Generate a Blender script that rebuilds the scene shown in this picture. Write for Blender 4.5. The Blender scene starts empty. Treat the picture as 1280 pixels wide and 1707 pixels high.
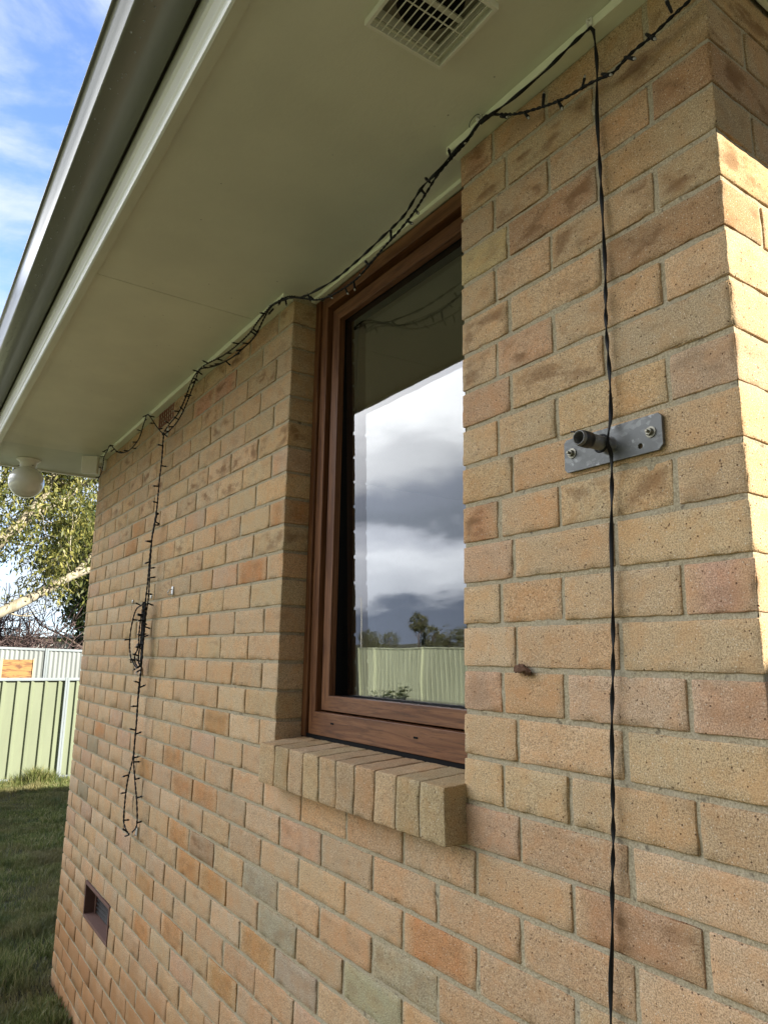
import bpy, math, random, json
import numpy as np
from mathutils import Vector, Matrix
R_ = math.radians
random.seed(7)
rng = np.random.default_rng(11)
scene = bpy.context.scene
COL = scene.collection

# ------------------------------------------------------------------ camera
cam_data = bpy.data.cameras.new('camera')
cam = bpy.data.objects.new('camera', cam_data)
COL.objects.link(cam)
scene.camera = cam
yaw, pitch, roll = R_(-55.7677), R_(11.4087), R_(0.888)
F = Vector((math.sin(yaw)*math.cos(pitch), math.cos(yaw)*math.cos(pitch), math.sin(pitch)))
R0 = Vector((math.cos(yaw), -math.sin(yaw), 0.0))
U0 = R0.cross(F)
RR = R0*math.cos(roll) + U0*math.sin(roll)
UU = -R0*math.sin(roll) + U0*math.cos(roll)
M = Matrix((RR, UU, -F)).transposed().to_4x4()
M.translation = Vector((0.5342, -0.9970, 1.8199))
cam.matrix_world = M
cam_data.sensor_fit = 'HORIZONTAL'
cam_data.sensor_width = 36.0
cam_data.lens = 36.0*1194.1/1280.0
cam_data.clip_start = 0.02
cam_data.clip_end = 2000.0

# ------------------------------------------------------------------ exposure
scene.view_settings.view_transform = 'Standard'
scene.view_settings.look = 'None'
scene.view_settings.gamma = 1.0
scene.view_settings.exposure = 2.25

# ------------------------------------------------------------------ sun and sky
sun_vec = Vector((1.0, 0.60, 0.59)).normalized()
sun_data = bpy.data.lights.new('sun', 'SUN')
sun = bpy.data.objects.new('sun', sun_data)
COL.objects.link(sun)
sun_data.energy = 2.8
sun_data.angle = R_(0.5)
sun_data.color = (1.0, 0.93, 0.80)
sun.location = (20, 12, 12)
sun.rotation_euler = sun_vec.to_track_quat('Z', 'Y').to_euler()

world = bpy.data.worlds.new('World')
scene.world = world
world.use_nodes = True
nt = world.node_tree
for n in list(nt.nodes): nt.nodes.remove(n)

class NG:
    """small helper to write node graphs compactly"""
    def __init__(s, tree): s.t = tree
    def n(s, typ, **kw):
        nd = s.t.nodes.new(typ)
        for k, v in kw.items():
            if k.startswith('i_'):
                key = k[2:].replace('_', ' ')
                nd.inputs[key].default_value = v
            else: setattr(nd, k, v)
        return nd
    def l(s, a, b): s.t.links.new(a, b); return b
    def math(s, op, a, b=None, clamp=False):
        nd = s.n('ShaderNodeMath', operation=op, use_clamp=clamp)
        for i, v in enumerate((a, b)):
            if v is None: continue
            if isinstance(v, (int, float)): nd.inputs[i].default_value = v
            else: s.l(v, nd.inputs[i])
        return nd.outputs[0]
    def mapr(s, v, a, b, c=0.0, d=1.0, smooth=True):
        nd = s.n('ShaderNodeMapRange', interpolation_type='SMOOTHSTEP' if smooth else 'LINEAR')
        s.l(v, nd.inputs[0])
        for i, x in enumerate((a, b, c, d)): nd.inputs[i+1].default_value = x
        return nd.outputs[0]
    def mix(s, fac, a, b, mode='MIX'):
        nd = s.n('ShaderNodeMix', data_type='RGBA', blend_type=mode)
        nd.clamp_factor = True
        for sock, v in ((nd.inputs[0], fac), (nd.inputs[6], a), (nd.inputs[7], b)):
            if isinstance(v, (int, float)): sock.default_value = v
            elif isinstance(v, (tuple, list)): sock.default_value = (*v[:3], 1.0)
            else: s.l(v, sock)
        return nd.outputs[2]
    def noise(s, vec, scale, detail=3.0, rough=0.5, dist=0.0):
        nd = s.n('ShaderNodeTexNoise')
        nd.inputs['Scale'].default_value = scale
        nd.inputs['Detail'].default_value = detail
        nd.inputs['Roughness'].default_value = rough
        nd.inputs['Distortion'].default_value = dist
        if vec is not None: s.l(vec, nd.inputs['Vector'])
        return nd.outputs[0]
    def ramp(s, v, stops, interp='LINEAR'):
        nd = s.n('ShaderNodeValToRGB')
        cr = nd.color_ramp; cr.interpolation = interp
        while len(cr.elements) < len(stops): cr.elements.new(0.5)
        for e, (p, c) in zip(cr.elements, stops):
            e.position = p
            e.color = (*c, 1.0) if len(c) == 3 else c
        s.l(v, nd.inputs[0])
        return nd.outputs[0]
    def scale(s, vec, x, y, z, off=(0, 0, 0)):
        nd = s.n('ShaderNodeMapping')
        nd.inputs['Scale'].default_value = (x, y, z)
        nd.inputs['Location'].default_value = off
        s.l(vec, nd.inputs['Vector'])
        return nd.outputs[0]
    def bump(s, h, strength, dist, normal=None):
        nd = s.n('ShaderNodeBump')
        nd.inputs['Strength'].default_value = strength
        nd.inputs['Distance'].default_value = dist
        s.l(h, nd.inputs['Height'])
        if normal is not None: s.l(normal, nd.inputs['Normal'])
        return nd.outputs[0]

g = NG(nt)
sky = g.n('ShaderNodeTexSky', sky_type='NISHITA', sun_disc=False)
sky.sun_elevation = math.asin(sun_vec.z)
sky.sun_rotation = math.atan2(sun_vec.x, sun_vec.y)
sky.altitude = 200.0
sky.air_density = 1.0
sky.dust_density = 0.3
sky.ozone_density = 1.6
tc = g.n('ShaderNodeTexCoord')
direction = tc.outputs['Generated']
sep = g.n('ShaderNodeSeparateXYZ'); g.l(direction, sep.inputs[0])
dx, dy, dz = sep.outputs
# wispy fair-weather cloud over most of the sky
n_big = g.noise(g.scale(direction, 2.2, 2.2, 5.0, (3.1, 0.7, 0.2)), 1.0, 9.0, 0.56, 0.5)
n_mid = g.noise(g.scale(direction, 5.0, 5.0, 9.0, (0.4, 2.7, 1.0)), 1.0, 8.0, 0.6, 0.4)
wisp = g.math('ADD', g.math('MULTIPLY', n_big, 0.65), g.math('MULTIPLY', n_mid, 0.35))
wmask = g.mapr(wisp, 0.39, 0.56, 0.10, 0.93)
blue = g.mix(1.0, sky.outputs[0], (0.50, 0.64, 0.93), 'MULTIPLY')
fair = g.mix(wmask, blue, (2.0, 2.2, 2.45))
# sky dimmed over the sunny end of the house so the window reveal stays dark
fair = g.mix(g.mapr(dx, -0.45, 0.35, 0.0, 0.80), fair, g.mix(1.0, fair, (0.15, 0.17, 0.20), 'MULTIPLY'))
# banked storm cloud on the far side of the sky from the sun (it is what the window mirrors)
n_st = g.noise(g.scale(direction, 2.6, 2.6, 9.0, (1.3, 0.2, 0.1)), 1.0, 7.0, 0.55, 0.6)
n_st2 = g.noise(g.scale(direction, 7.0, 7.0, 20.0, (5.3, 1.2, 0.1)), 1.0, 6.0, 0.6, 0.3)
hgt = g.math('ADD', dz, g.math('ADD', g.math('MULTIPLY', g.math('SUBTRACT', n_st, 0.5), 0.16),
                               g.math('MULTIPLY', g.math('SUBTRACT', n_st2, 0.5), 0.06)))
storm = g.ramp(hgt, [(0.0, (0.12, 0.14, 0.185)), (0.05, (0.115, 0.135, 0.18)), (0.075, (0.42, 0.44, 0.49)),
                     (0.115, (0.60, 0.62, 0.67)), (0.14, (0.42, 0.44, 0.50)), (0.165, (0.17, 0.19, 0.23)),
                     (0.20, (0.20, 0.22, 0.27)), (0.25, (0.50, 0.51, 0.54)), (0.30, (0.84, 0.85, 0.88)),
                     (0.42, (0.90, 0.92, 1.0)), (0.62, (0.52, 0.58, 0.72))], 'EASE')
storm = g.mix(1.0, storm, (12.3, 12.3, 12.3), 'MULTIPLY')
storm = g.mix(g.mapr(dx, -0.55, 0.20), storm, g.mix(1.0, storm, (0.06, 0.062, 0.066), 'MULTIPLY'))  # storm cloud dimmed towards that end too, for the same dark reveal
smask = g.mapr(g.math('ADD', dy, g.math('MULTIPLY', g.math('SUBTRACT', n_st, 0.5), 0.25)), -0.12, -0.36)
skycol = g.mix(smask, fair, storm)
bg = g.n('ShaderNodeBackground', i_Strength=0.10)
g.l(skycol, bg.inputs['Color'])
wo = g.n('ShaderNodeOutputWorld'); g.l(bg.outputs[0], wo.inputs[0])

# ------------------------------------------------------------------ helpers
def setp(o, label=None, cat=None, group=None, kind=None):
    if label: o['label'] = label
    if cat: o['category'] = cat
    if group: o['group'] = group
    if kind: o['kind'] = kind
    return o

def empty(name, loc, label, cat, group=None):
    o = bpy.data.objects.new(name, None)
    o.location = loc; o.empty_display_size = 0.1
    COL.objects.link(o)
    return setp(o, label, cat, group)

def wloc(o):
    v = Vector(o.location)
    while o.parent is not None:
        o = o.parent; v += Vector(o.location)
    return v

class MB:
    """collects geometry in world coordinates"""
    def __init__(s): s.v = []; s.f = []; s.mi = []
    def add(s, verts, faces, mi=0):
        b = len(s.v); s.v.extend([tuple(map(float, p)) for p in verts])
        s.f.extend([tuple(b+i for i in f) for f in faces]); s.mi.extend([mi]*len(faces))
        return s
    def box(s, x0, x1, y0, y1, z0, z1, mi=0):
        v = [(x0,y0,z0),(x1,y0,z0),(x1,y1,z0),(x0,y1,z0),(x0,y0,z1),(x1,y0,z1),(x1,y1,z1),(x0,y1,z1)]
        return s.add(v, [(0,3,2,1),(4,5,6,7),(0,1,5,4),(1,2,6,5),(2,3,7,6),(3,0,4,7)], mi)
    def tube(s, pts, rad, seg=8, cap=True, mi=0, flat=None, twist=0.0):
        """tube along points; rad float or list; flat=(a,b) half axes of an elliptical section that twists"""
        P = [Vector(p) for p in pts]; n = len(P)
        if n < 2: return s
        rads = rad if isinstance(rad, (list, tuple, np.ndarray)) else [rad]*n
        T = [(P[min(i+1,n-1)]-P[max(i-1,0)]).normalized() for i in range(n)]
        up = Vector((0,0,1)) if abs(T[0].z) < 0.9 else Vector((1,0,0))
        a = T[0].cross(up).normalized()
        verts = []; dist = 0.0
        for i in range(n):
            if i: dist += (P[i]-P[i-1]).length
            a = (a - T[i]*a.dot(T[i]))
            a = a.normalized() if a.length > 1e-6 else T[i].orthogonal().normalized()
            b = T[i].cross(a)
            for k in range(seg):
                th = 2*math.pi*k/seg
                if flat:
                    ph = twist*dist + 1.7*math.sin(dist*8.3+1.0) + 0.9*math.sin(dist*21.0)
                    u, w = math.cos(th)*flat[0], math.sin(th)*flat[1]
                    c_, s_ = math.cos(ph), math.sin(ph)
                    verts.append(P[i] + a*(u*c_-w*s_) + b*(u*s_+w*c_))
                else:
                    verts.append(P[i] + (a*math.cos(th) + b*math.sin(th))*rads[i])
        faces = [(i*seg+k, i*seg+(k+1)%seg, (i+1)*seg+(k+1)%seg, (i+1)*seg+k) for i in range(n-1) for k in range(seg)]
        if cap:
            faces += [tuple(reversed(range(seg))), tuple((n-1)*seg+k for k in range(seg))]
        return s.add(verts, faces, mi)
    def lathe(s, prof, origin, axis=(0,0,1), seg=32, mi=0):
        """prof = [(r, h)...] around axis from origin"""
        A = Vector(axis).normalized(); o = Vector(origin)
        a = A.orthogonal().normalized(); b = A.cross(a)
        verts = []
        for r, h in prof:
            for k in range(seg):
                th = 2*math.pi*k/seg
                verts.append(o + A*h + (a*math.cos(th)+b*math.sin(th))*max(r, 1e-5))
        n = len(prof)
        faces = [(i*seg+k, i*seg+(k+1)%seg, (i+1)*seg+(k+1)%seg, (i+1)*seg+k) for i in range(n-1) for k in range(seg)]
        return s.add(verts, faces, mi)
    def build(s, name, mats, parent=None, smooth=False, bevel=0.0, autosmooth=None):
        me = bpy.data.meshes.new(name)
        off = wloc(parent) if parent is not None else Vector((0,0,0))
        me.from_pydata(s.v, [], s.f)
        if not isinstance(mats, (list, tuple)): mats = [mats]
        for m in mats: me.materials.append(m)
        me.polygons.foreach_set('material_index', s.mi)
        if smooth: me.polygons.foreach_set('use_smooth', [True]*len(s.f))
        me.update()
        o = bpy.data.objects.new(name, me)
        COL.objects.link(o)
        if parent is not None:
            o.parent = parent; o.location = -off
        if bevel > 0:
            b = o.modifiers.new('bevel', 'BEVEL'); b.width = bevel; b.segments = 2; b.limit_method = 'ANGLE'
            b.angle_limit = R_(40)
        return o

def fix_origin(o, base):
    """put a parentless mesh's origin at its base point, keeping it where it stands"""
    base = Vector(base)
    o.data.transform(Matrix.Translation(-base)); o.location = base
    return o

def mesh_np(name, V, Fq, mat, parent=None, smooth=True, color=None):
    me = bpy.data.meshes.new(name)
    nf = len(Fq); k = Fq.shape[1]
    me.vertices.add(len(V)); me.vertices.foreach_set('co', V.astype(np.float32).ravel())
    me.loops.add(nf*k); me.loops.foreach_set('vertex_index', Fq.astype(np.int32).ravel())
    me.polygons.add(nf)
    me.polygons.foreach_set('loop_start', np.arange(nf, dtype=np.int32)*k)
    me.polygons.foreach_set('loop_total', np.full(nf, k, dtype=np.int32))
    me.polygons.foreach_set('use_smooth', np.full(nf, smooth))
    me.update(calc_edges=True)
    if color is not None:
        at = me.color_attributes.new('bcol', 'FLOAT_COLOR', 'POINT')
        at.data.foreach_set('color', color.astype(np.float32).ravel())
    me.materials.append(mat)
    me.validate()
    o = bpy.data.objects.new(name, me); COL.objects.link(o)
    if parent is not None:
        o.parent = parent; o.location = -wloc(parent)
    return o

# smooth value noise for numpy arrays (N,3) -> (N,) in -1..1
def _hash(ix, iy, iz, seed):
    h = (ix*374761393 + iy*668265263 + iz*2147483647 + seed*1274126177) & 0xffffffff
    h = ((h ^ (h >> 13))*1274126177) & 0xffffffff
    h = h ^ (h >> 16)
    return (h & 0xffff)/32767.5 - 1.0
def vnoise(P, scale, seed=0):
    Q = P*scale; I = np.floor(Q).astype(np.int64); Fr = Q-I; Fr = Fr*Fr*(3-2*Fr)
    r = 0
    for a in (0,1):
        for b in (0,1):
            for c in (0,1):
                w = (Fr[:,0] if a else 1-Fr[:,0])*(Fr[:,1] if b else 1-Fr[:,1])*(Fr[:,2] if c else 1-Fr[:,2])
                r = r + w*_hash(I[:,0]+a, I[:,1]+b, I[:,2]+c, seed)
    return r

# ------------------------------------------------------------------ materials
def new_mat(name):
    m = bpy.data.materials.new(name); m.use_nodes = True
    t = m.node_tree
    for n in list(t.nodes): t.nodes.remove(n)
    gg = NG(t)
    out = gg.n('ShaderNodeOutputMaterial')
    bs = gg.n('ShaderNodeBsdfPrincipled')
    gg.l(bs.outputs[0], out.inputs[0])
    tcn = gg.n('ShaderNodeTexCoord')
    return m, gg, bs, tcn.outputs['Object'], out

def mat_simple(name, col, rough=0.5, metal=0.0, spec=0.5, coat=0.0, var=0.08, vscale=30.0, bump=0.0, bscale=200.0):
    m, gg, bs, oc, out = new_mat(name)
    n = gg.noise(oc, vscale, 4.0, 0.6)
    c = gg.mix(n, tuple(x*(1-var) for x in col), tuple(min(1, x*(1+var)) for x in col))
    gg.l(c, bs.inputs['Base Color'])
    bs.inputs['Roughness'].default_value = rough
    bs.inputs['Metallic'].default_value = metal
    bs.inputs['Specular IOR Level'].default_value = spec
    bs.inputs['Coat Weight'].default_value = coat
    bs.inputs['Coat Roughness'].default_value = 0.08
    if bump:
        gg.l(gg.bump(gg.noise(oc, bscale, 3.0), 1.0, bump), bs.inputs['Normal'])
    return m
MAT = {}

def m_brick():
    m, gg, bs, oc, out = new_mat('brick')
    at = gg.n('ShaderNodeAttribute', attribute_name='bcol')
    base = at.outputs['Color']; alpha = at.outputs['Alpha']
    # sandy grain
    n1 = gg.noise(oc, 420.0, 2.0, 0.6)
    n2 = gg.noise(oc, 210.0, 3.0, 0.7)
    n3 = gg.noise(oc, 22.0, 4.0, 0.6, 0.3)
    c = gg.mix(gg.mapr(n1, 0.30, 0.72), gg.mix(1.0, base, (0.62, 0.57, 0.52), 'MULTIPLY'), gg.mix(1.0, base, (1.40, 1.42, 1.47), 'MULTIPLY'))
    c = gg.mix(gg.math('MULTIPLY', gg.mapr(n2, 0.40, 0.66), 0.35), c, gg.mix(1.0, base, (1.18, 1.10, 0.98), 'MULTIPLY'))
    c = gg.mix(gg.math('MULTIPLY', gg.mapr(n3, 0.42, 0.68), 0.42), c, gg.mix(1.0, base, (1.10, 0.84, 0.62), 'MULTIPLY'))
    # pale quartz specks and dark iron pits
    v = gg.n('ShaderNodeTexVoronoi', feature='F1'); gg.l(oc, v.inputs['Vector']); v.inputs['Scale'].default_value = 210.0
    pale = gg.math('MULTIPLY', gg.mapr(v.outputs['Distance'], 0.30, 0.12), gg.mapr(gg.noise(oc, 260.0, 1.0), 0.50, 0.62))
    c = gg.mix(gg.math('MULTIPLY', pale, 0.75), c, (0.80, 0.72, 0.56))
    v2 = gg.n('ShaderNodeTexVoronoi', feature='F1'); gg.l(gg.scale(oc, 1, 1, 1, (3.3, 1.1, 0.4)), v2.inputs['Vector']); v2.inputs['Scale'].default_value = 130.0
    pit = gg.math('MULTIPLY', gg.mapr(v2.outputs['Distance'], 0.26, 0.10), gg.mapr(gg.noise(oc, 90.0, 1.0), 0.50, 0.60))
    c = gg.mix(gg.math('MULTIPLY', pit, 0.85), c, (0.10, 0.055, 0.030))
    # kiln marks: dark burnt patches on some bricks (strength in the alpha of the brick colour)
    ns = gg.noise(gg.scale(oc, 1.0, 1.0, 1.9), 11.0, 3.5, 0.58, 0.15)
    st = gg.math('MULTIPLY', gg.mapr(ns, 0.46, 0.64), alpha)
    c = gg.mix(gg.math('MULTIPLY', st, 0.78), c, (0.19, 0.10, 0.045))
    edge_dirt = gg.math('MULTIPLY', gg.mapr(gg.noise(gg.scale(oc, 1, 1, 2.5), 7.0, 6.0, 0.7, 0.5), 0.56, 0.70), 0.30)
    c = gg.mix(edge_dirt, c, (0.22, 0.15, 0.085))
    # soil splashed up along the foot of the wall
    sp = gg.n('ShaderNodeSeparateXYZ'); gg.l(oc, sp.inputs[0])
    hz = gg.math('ADD', sp.outputs[2], gg.math('MULTIPLY', gg.noise(oc, 5.0, 4.0), 0.5))
    splash = gg.math('MULTIPLY', gg.mapr(hz, 1.05, 0.55), gg.mapr(gg.noise(oc, 3.0, 3.0), 0.25, 0.50))
    c = gg.mix(gg.math('MULTIPLY', splash, 0.72), c, (0.37, 0.17, 0.06))
    gg.l(c, bs.inputs['Base Color'])
    bs.inputs['Roughness'].default_value = 0.92
    bs.inputs['Specular IOR Level'].default_value = 0.18
    h = gg.math('ADD', gg.math('MULTIPLY', n1, 0.6), gg.math('ADD', gg.math('MULTIPLY', n2, 0.6), gg.math('MULTIPLY', pit, -1.1)))
    gg.l(gg.bump(h, 1.0, 0.0011), bs.inputs['Normal'])
    return m
MAT['brick'] = m_brick()

def m_mortar():
    m, gg, bs, oc, out = new_mat('mortar')
    n1 = gg.noise(oc, 300.0, 3.0, 0.6); n2 = gg.noise(oc, 14.0, 4.0, 0.6)
    c = gg.mix(gg.mapr(n1, 0.3, 0.7), (0.29, 0.238, 0.148), (0.53, 0.452, 0.305))
    c = gg.mix(gg.math('MULTIPLY', gg.mapr(n2, 0.45, 0.62), 0.5), c, (0.42, 0.37, 0.27))
    c = gg.mix(gg.math('MULTIPLY', gg.mapr(gg.noise(oc, 60.0, 3.0), 0.62, 0.72), 0.6), c, (0.08, 0.065, 0.045))
    gg.l(c, bs.inputs['Base Color'])
    bs.inputs['Roughness'].default_value = 0.95
    bs.inputs['Specular IOR Level'].default_value = 0.15
    gg.l(gg.bump(gg.math('ADD', n1, gg.noise(oc, 90.0, 3.0)), 1.0, 0.0018), bs.inputs['Normal'])
    return m
MAT['mortar'] = m_mortar()

def m_wood(name, axis):
    m, gg, bs, oc, out = new_mat(name)
    sc = {'x': (1.5, 40, 22), 'z': (22, 40, 1.5)}[axis]
    v = gg.scale(oc, *sc)
    n1 = gg.noise(v, 1.6, 6.0, 0.62, 1.3)
    n2 = gg.noise(v, 9.0, 4.0, 0.6, 0.4)
    c = gg.mix(gg.mapr(n1, 0.36, 0.62), (0.112, 0.042, 0.016), (0.210, 0.092, 0.038))
    c = gg.mix(gg.math('MULTIPLY', gg.mapr(n2, 0.50, 0.66), 0.45), c, (0.040, 0.016, 0.008))
    gg.l(c, bs.inputs['Base Color'])
    bs.inputs['Roughness'].default_value = 0.45
    bs.inputs['Specular IOR Level'].default_value = 0.28
    gg.l(gg.bump(n2, 0.5, 0.0005), bs.inputs['Normal'])
    return m
MAT['wood_x'] = m_wood('timber_grain_across', 'x')
MAT['wood_z'] = m_wood('timber_grain_upright', 'z')

def m_paint(name, col, rough=0.55, dirt=0.25):
    m, gg, bs, oc, out = new_mat(name)
    n1 = gg.noise(oc, 3.0, 5.0, 0.6); n2 = gg.noise(oc, 120.0, 3.0, 0.6)
    c = gg.mix(gg.mapr(n1, 0.3, 0.7), tuple(x*0.94 for x in col), tuple(min(1, x*1.05) for x in col))
    # fly specks and small scuffs
    v = gg.n('ShaderNodeTexVoronoi', feature='F1'); gg.l(oc, v.inputs['Vector']); v.inputs['Scale'].default_value = 26.0
    sp = gg.math('MULTIPLY', gg.mapr(v.outputs['Distance'], 0.075, 0.045), gg.mapr(gg.noise(oc, 7.0, 2.0), 0.54, 0.60))
    c = gg.mix(gg.math('MULTIPLY', sp, dirt*2.4), c, (0.10, 0.085, 0.05))
    gg.l(c, bs.inputs['Base Color'])
    bs.inputs['Roughness'].default_value = rough
    bs.inputs['Specular IOR Level'].default_value = 0.4
    gg.l(gg.bump(gg.math('ADD', n2, gg.noise(oc, 25.0, 3.0)), 0.5, 0.0009), bs.inputs['Normal'])
    return m
MAT['soffit'] = m_paint('soffit_paint', (0.735, 0.74, 0.60), 0.6)
MAT['soffit_bounce'] = m_paint('soffit_lawn_bounce', (0.66, 0.685, 0.56), 0.6)  # end soffit's colour tinted for light bounced up from the lawn
MAT['trim'] = m_paint('trim_paint', (0.84, 0.86, 0.68), 0.45, 0.1)
MAT['fascia'] = m_paint('fascia_paint', (0.62, 0.62, 0.49), 0.32, 0.15)

def m_gutter():
    m, gg, bs, oc, out = new_mat('gutter_steel')
    n1 = gg.noise(gg.scale(oc, 1, 6, 6), 3.0, 4.0, 0.6)
    c = gg.mix(n1, (0.17, 0.17, 0.135), (0.22, 0.22, 0.18))
    gg.l(c, bs.inputs['Base Color'])
    bs.inputs['Roughness'].default_value = 0.32
    bs.inputs['Metallic'].default_value = 0.2
    bs.inputs['Specular IOR Level'].default_value = 0.9
    bs.inputs['Coat Weight'].default_value = 0.35
    bs.inputs['Coat Roughness'].default_value = 0.15
    gg.l(gg.bump(gg.noise(gg.scale(oc, 5, 40, 40), 1.0, 2.0), 0.25, 0.002), bs.inputs['Normal'])
    return m
MAT['gutter'] = m_gutter()

def m_pane():
    m = bpy.data.materials.new('window_glass'); m.use_nodes = True
    t = m.node_tree
    for n in list(t.nodes): t.nodes.remove(n)
    gg = NG(t)
    out = gg.n('ShaderNodeOutputMaterial')
    fr = gg.n('ShaderNodeFresnel'); fr.inputs['IOR'].default_value = 1.52
    ge = gg.n('ShaderNodeNewGeometry')
    gg.l(gg.mapr(ge.outputs['Backfacing'], 0.0, 1.0, 1.52, 1.0/1.52, False), fr.inputs['IOR'])
    f = gg.math('MULTIPLY', fr.outputs[0], 1.75, clamp=True)
    tr = gg.n('ShaderNodeBsdfTransparent'); tr.inputs['Color'].default_value = (0.93, 0.95, 0.94, 1)
    gl = gg.n('ShaderNodeBsdfGlossy'); gl.inputs['Roughness'].default_value = 0.0
    gl.inputs['Color'].default_value = (1, 1, 1, 1)
    tcn = gg.n('ShaderNodeTexCoord')
    nb = gg.bump(gg.noise(tcn.outputs['Object'], 2.2, 2.0), 0.08, 0.01)
    gg.l(nb, gl.inputs['Normal'])
    mx = gg.n('ShaderNodeMixShader')
    gg.l(f, mx.inputs[0]); gg.l(tr.outputs[0], mx.inputs[1]); gg.l(gl.outputs[0], mx.inputs[2])
    gg.l(mx.outputs[0], out.inputs[0])
    return m
MAT['pane'] = m_pane()
MAT['rubber'] = mat_simple('black_rubber', (0.008, 0.008, 0.008), 0.8, spec=0.1)
MAT['cable'] = mat_simple('black_cable', (0.009, 0.009, 0.009), 0.6, spec=0.25)
MAT['led'] = mat_simple('clear_led_tip', (0.35, 0.33, 0.28), 0.15, spec=0.8)
MAT['clip'] = mat_simple('white_clip', (0.80, 0.80, 0.74), 0.4)
MAT['vent'] = m_paint('vent_plastic', (0.78, 0.78, 0.66), 0.45, 0.1)
MAT['dark'] = mat_simple('dark_void', (0.015, 0.014, 0.011), 0.9)
MAT['room'] = mat_simple('room_paint', (0.42, 0.40, 0.34), 0.8)
MAT['shade'] = mat_simple('lamp_shade_glass', (0.62, 0.58, 0.48), 0.4)
MAT['opal'] = mat_simple('opal_glass', (0.78, 0.77, 0.68), 0.12, spec=0.7, coat=0.5)
MAT['whiteplastic'] = mat_simple('white_plastic', (0.74, 0.72, 0.62), 0.35)
MAT['lens'] = mat_simple('frosted_lens', (0.46, 0.44, 0.37), 0.25)
def m_galv(name='galvanised_steel', base=(0.155, 0.158, 0.148)):
    m, gg, bs, oc, out = new_mat(name)
    v = gg.n('ShaderNodeTexVoronoi', feature='F1'); gg.l(gg.scale(oc, 1, 1, 1.6), v.inputs['Vector']); v.inputs['Scale'].default_value = 95.0
    sepc = gg.n('ShaderNodeSeparateColor'); gg.l(v.outputs['Color'], sepc.inputs[0])
    n = gg.noise(oc, 60.0, 4.0, 0.6)
    c = gg.mix(gg.mapr(sepc.outputs[0], 0.55, 0.95), tuple(x*0.85 for x in base), tuple(x*1.3 for x in base))
    c = gg.mix(gg.math('MULTIPLY', gg.mapr(gg.noise(oc, 22.0, 4.0, 0.6), 0.45, 0.62), 0.5), c, tuple(x*0.62 for x in base))
    c = gg.mix(gg.math('MULTIPLY', gg.mapr(gg.noise(oc, 35.0, 5.0, 0.7), 0.60, 0.68), 0.55), c, (0.44, 0.45, 0.43))
    gg.l(c, bs.inputs['Base Color'])
    bs.inputs['Metallic'].default_value = 0.35
    bs.inputs['Roughness'].default_value = 0.52
    gg.l(gg.bump(n, 0.4, 0.0006), bs.inputs['Normal'])
    return m
MAT['galv'] = m_galv()
MAT['galv_pipe'] = m_galv('weathered_pipe', (0.19, 0.185, 0.17))
MAT['tape'] = mat_simple('black_tape', (0.02, 0.018, 0.016), 0.5, bump=0.0004)
MAT['washer'] = mat_simple('yellowed_zinc', (0.25, 0.235, 0.18), 0.45, metal=0.6, var=0.3, vscale=300)
MAT['terracotta'] = mat_simple('terracotta', (0.15, 0.075, 0.052), 0.85, var=0.2, bump=0.0006)
MAT['mud'] = mat_simple('dried_mud', (0.13, 0.065, 0.035), 0.95, var=0.35, vscale=120, bump=0.003, bscale=160)
MAT['clearhook'] = mat_simple('clear_plastic_hook', (0.70, 0.68, 0.62), 0.1, spec=0.9)
def m_tin(name, col, rough=0.45):
    m, gg, bs, oc, out = new_mat(name)
    n1 = gg.noise(gg.scale(oc, 1, 1, 0.25), 2.0, 5.0, 0.6); n2 = gg.noise(oc, 24.0, 4.0, 0.6)
    c = gg.mix(gg.mapr(n1, 0.3, 0.7), tuple(x*0.88 for x in col), tuple(min(1, x*1.08) for x in col))
    c = gg.mix(gg.math('MULTIPLY', gg.mapr(n2, 0.60, 0.72), 0.25), c, (0.25, 0.22, 0.15))
    gg.l(c, bs.inputs['Base Color']); bs.inputs['Roughness'].default_value = rough
    return m
MAT['green_tin'] = m_tin('green_fence_steel', (0.205, 0.235, 0.155))
MAT['cream_tin'] = m_tin('pale_green_fence_steel', (0.62, 0.67, 0.48))
MAT['grey_tin'] = m_tin('grey_fence_steel', (0.26, 0.285, 0.28))
MAT['rail_tin'] = m_tin('blue_grey_rail_steel', (0.27, 0.31, 0.33), 0.35)
MAT['shed_white'] = m_tin('white_shed_steel', (0.72, 0.74, 0.72))
MAT['shed_green'] = m_tin('dark_green_shed_steel', (0.035, 0.06, 0.045))
MAT['roof_moss'] = m_tin('mossy_roof_edge', (0.20, 0.24, 0.11), 0.8)
MAT['roof'] = m_tin('roof_steel', (0.28, 0.27, 0.24))
def m_ply():
    m, gg, bs, oc, out = new_mat('orange_plywood')
    n1 = gg.noise(gg.scale(oc, 1, 2.5, 16), 2.0, 5.0, 0.6, 1.0)
    c = gg.mix(gg.mapr(n1, 0.42, 0.6), (0.36, 0.20, 0.065), (0.16, 0.07, 0.03))
    gg.l(c, bs.inputs['Base Color']); bs.inputs['Roughness'].default_value = 0.7
    return m
MAT['ply'] = m_ply()

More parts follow.
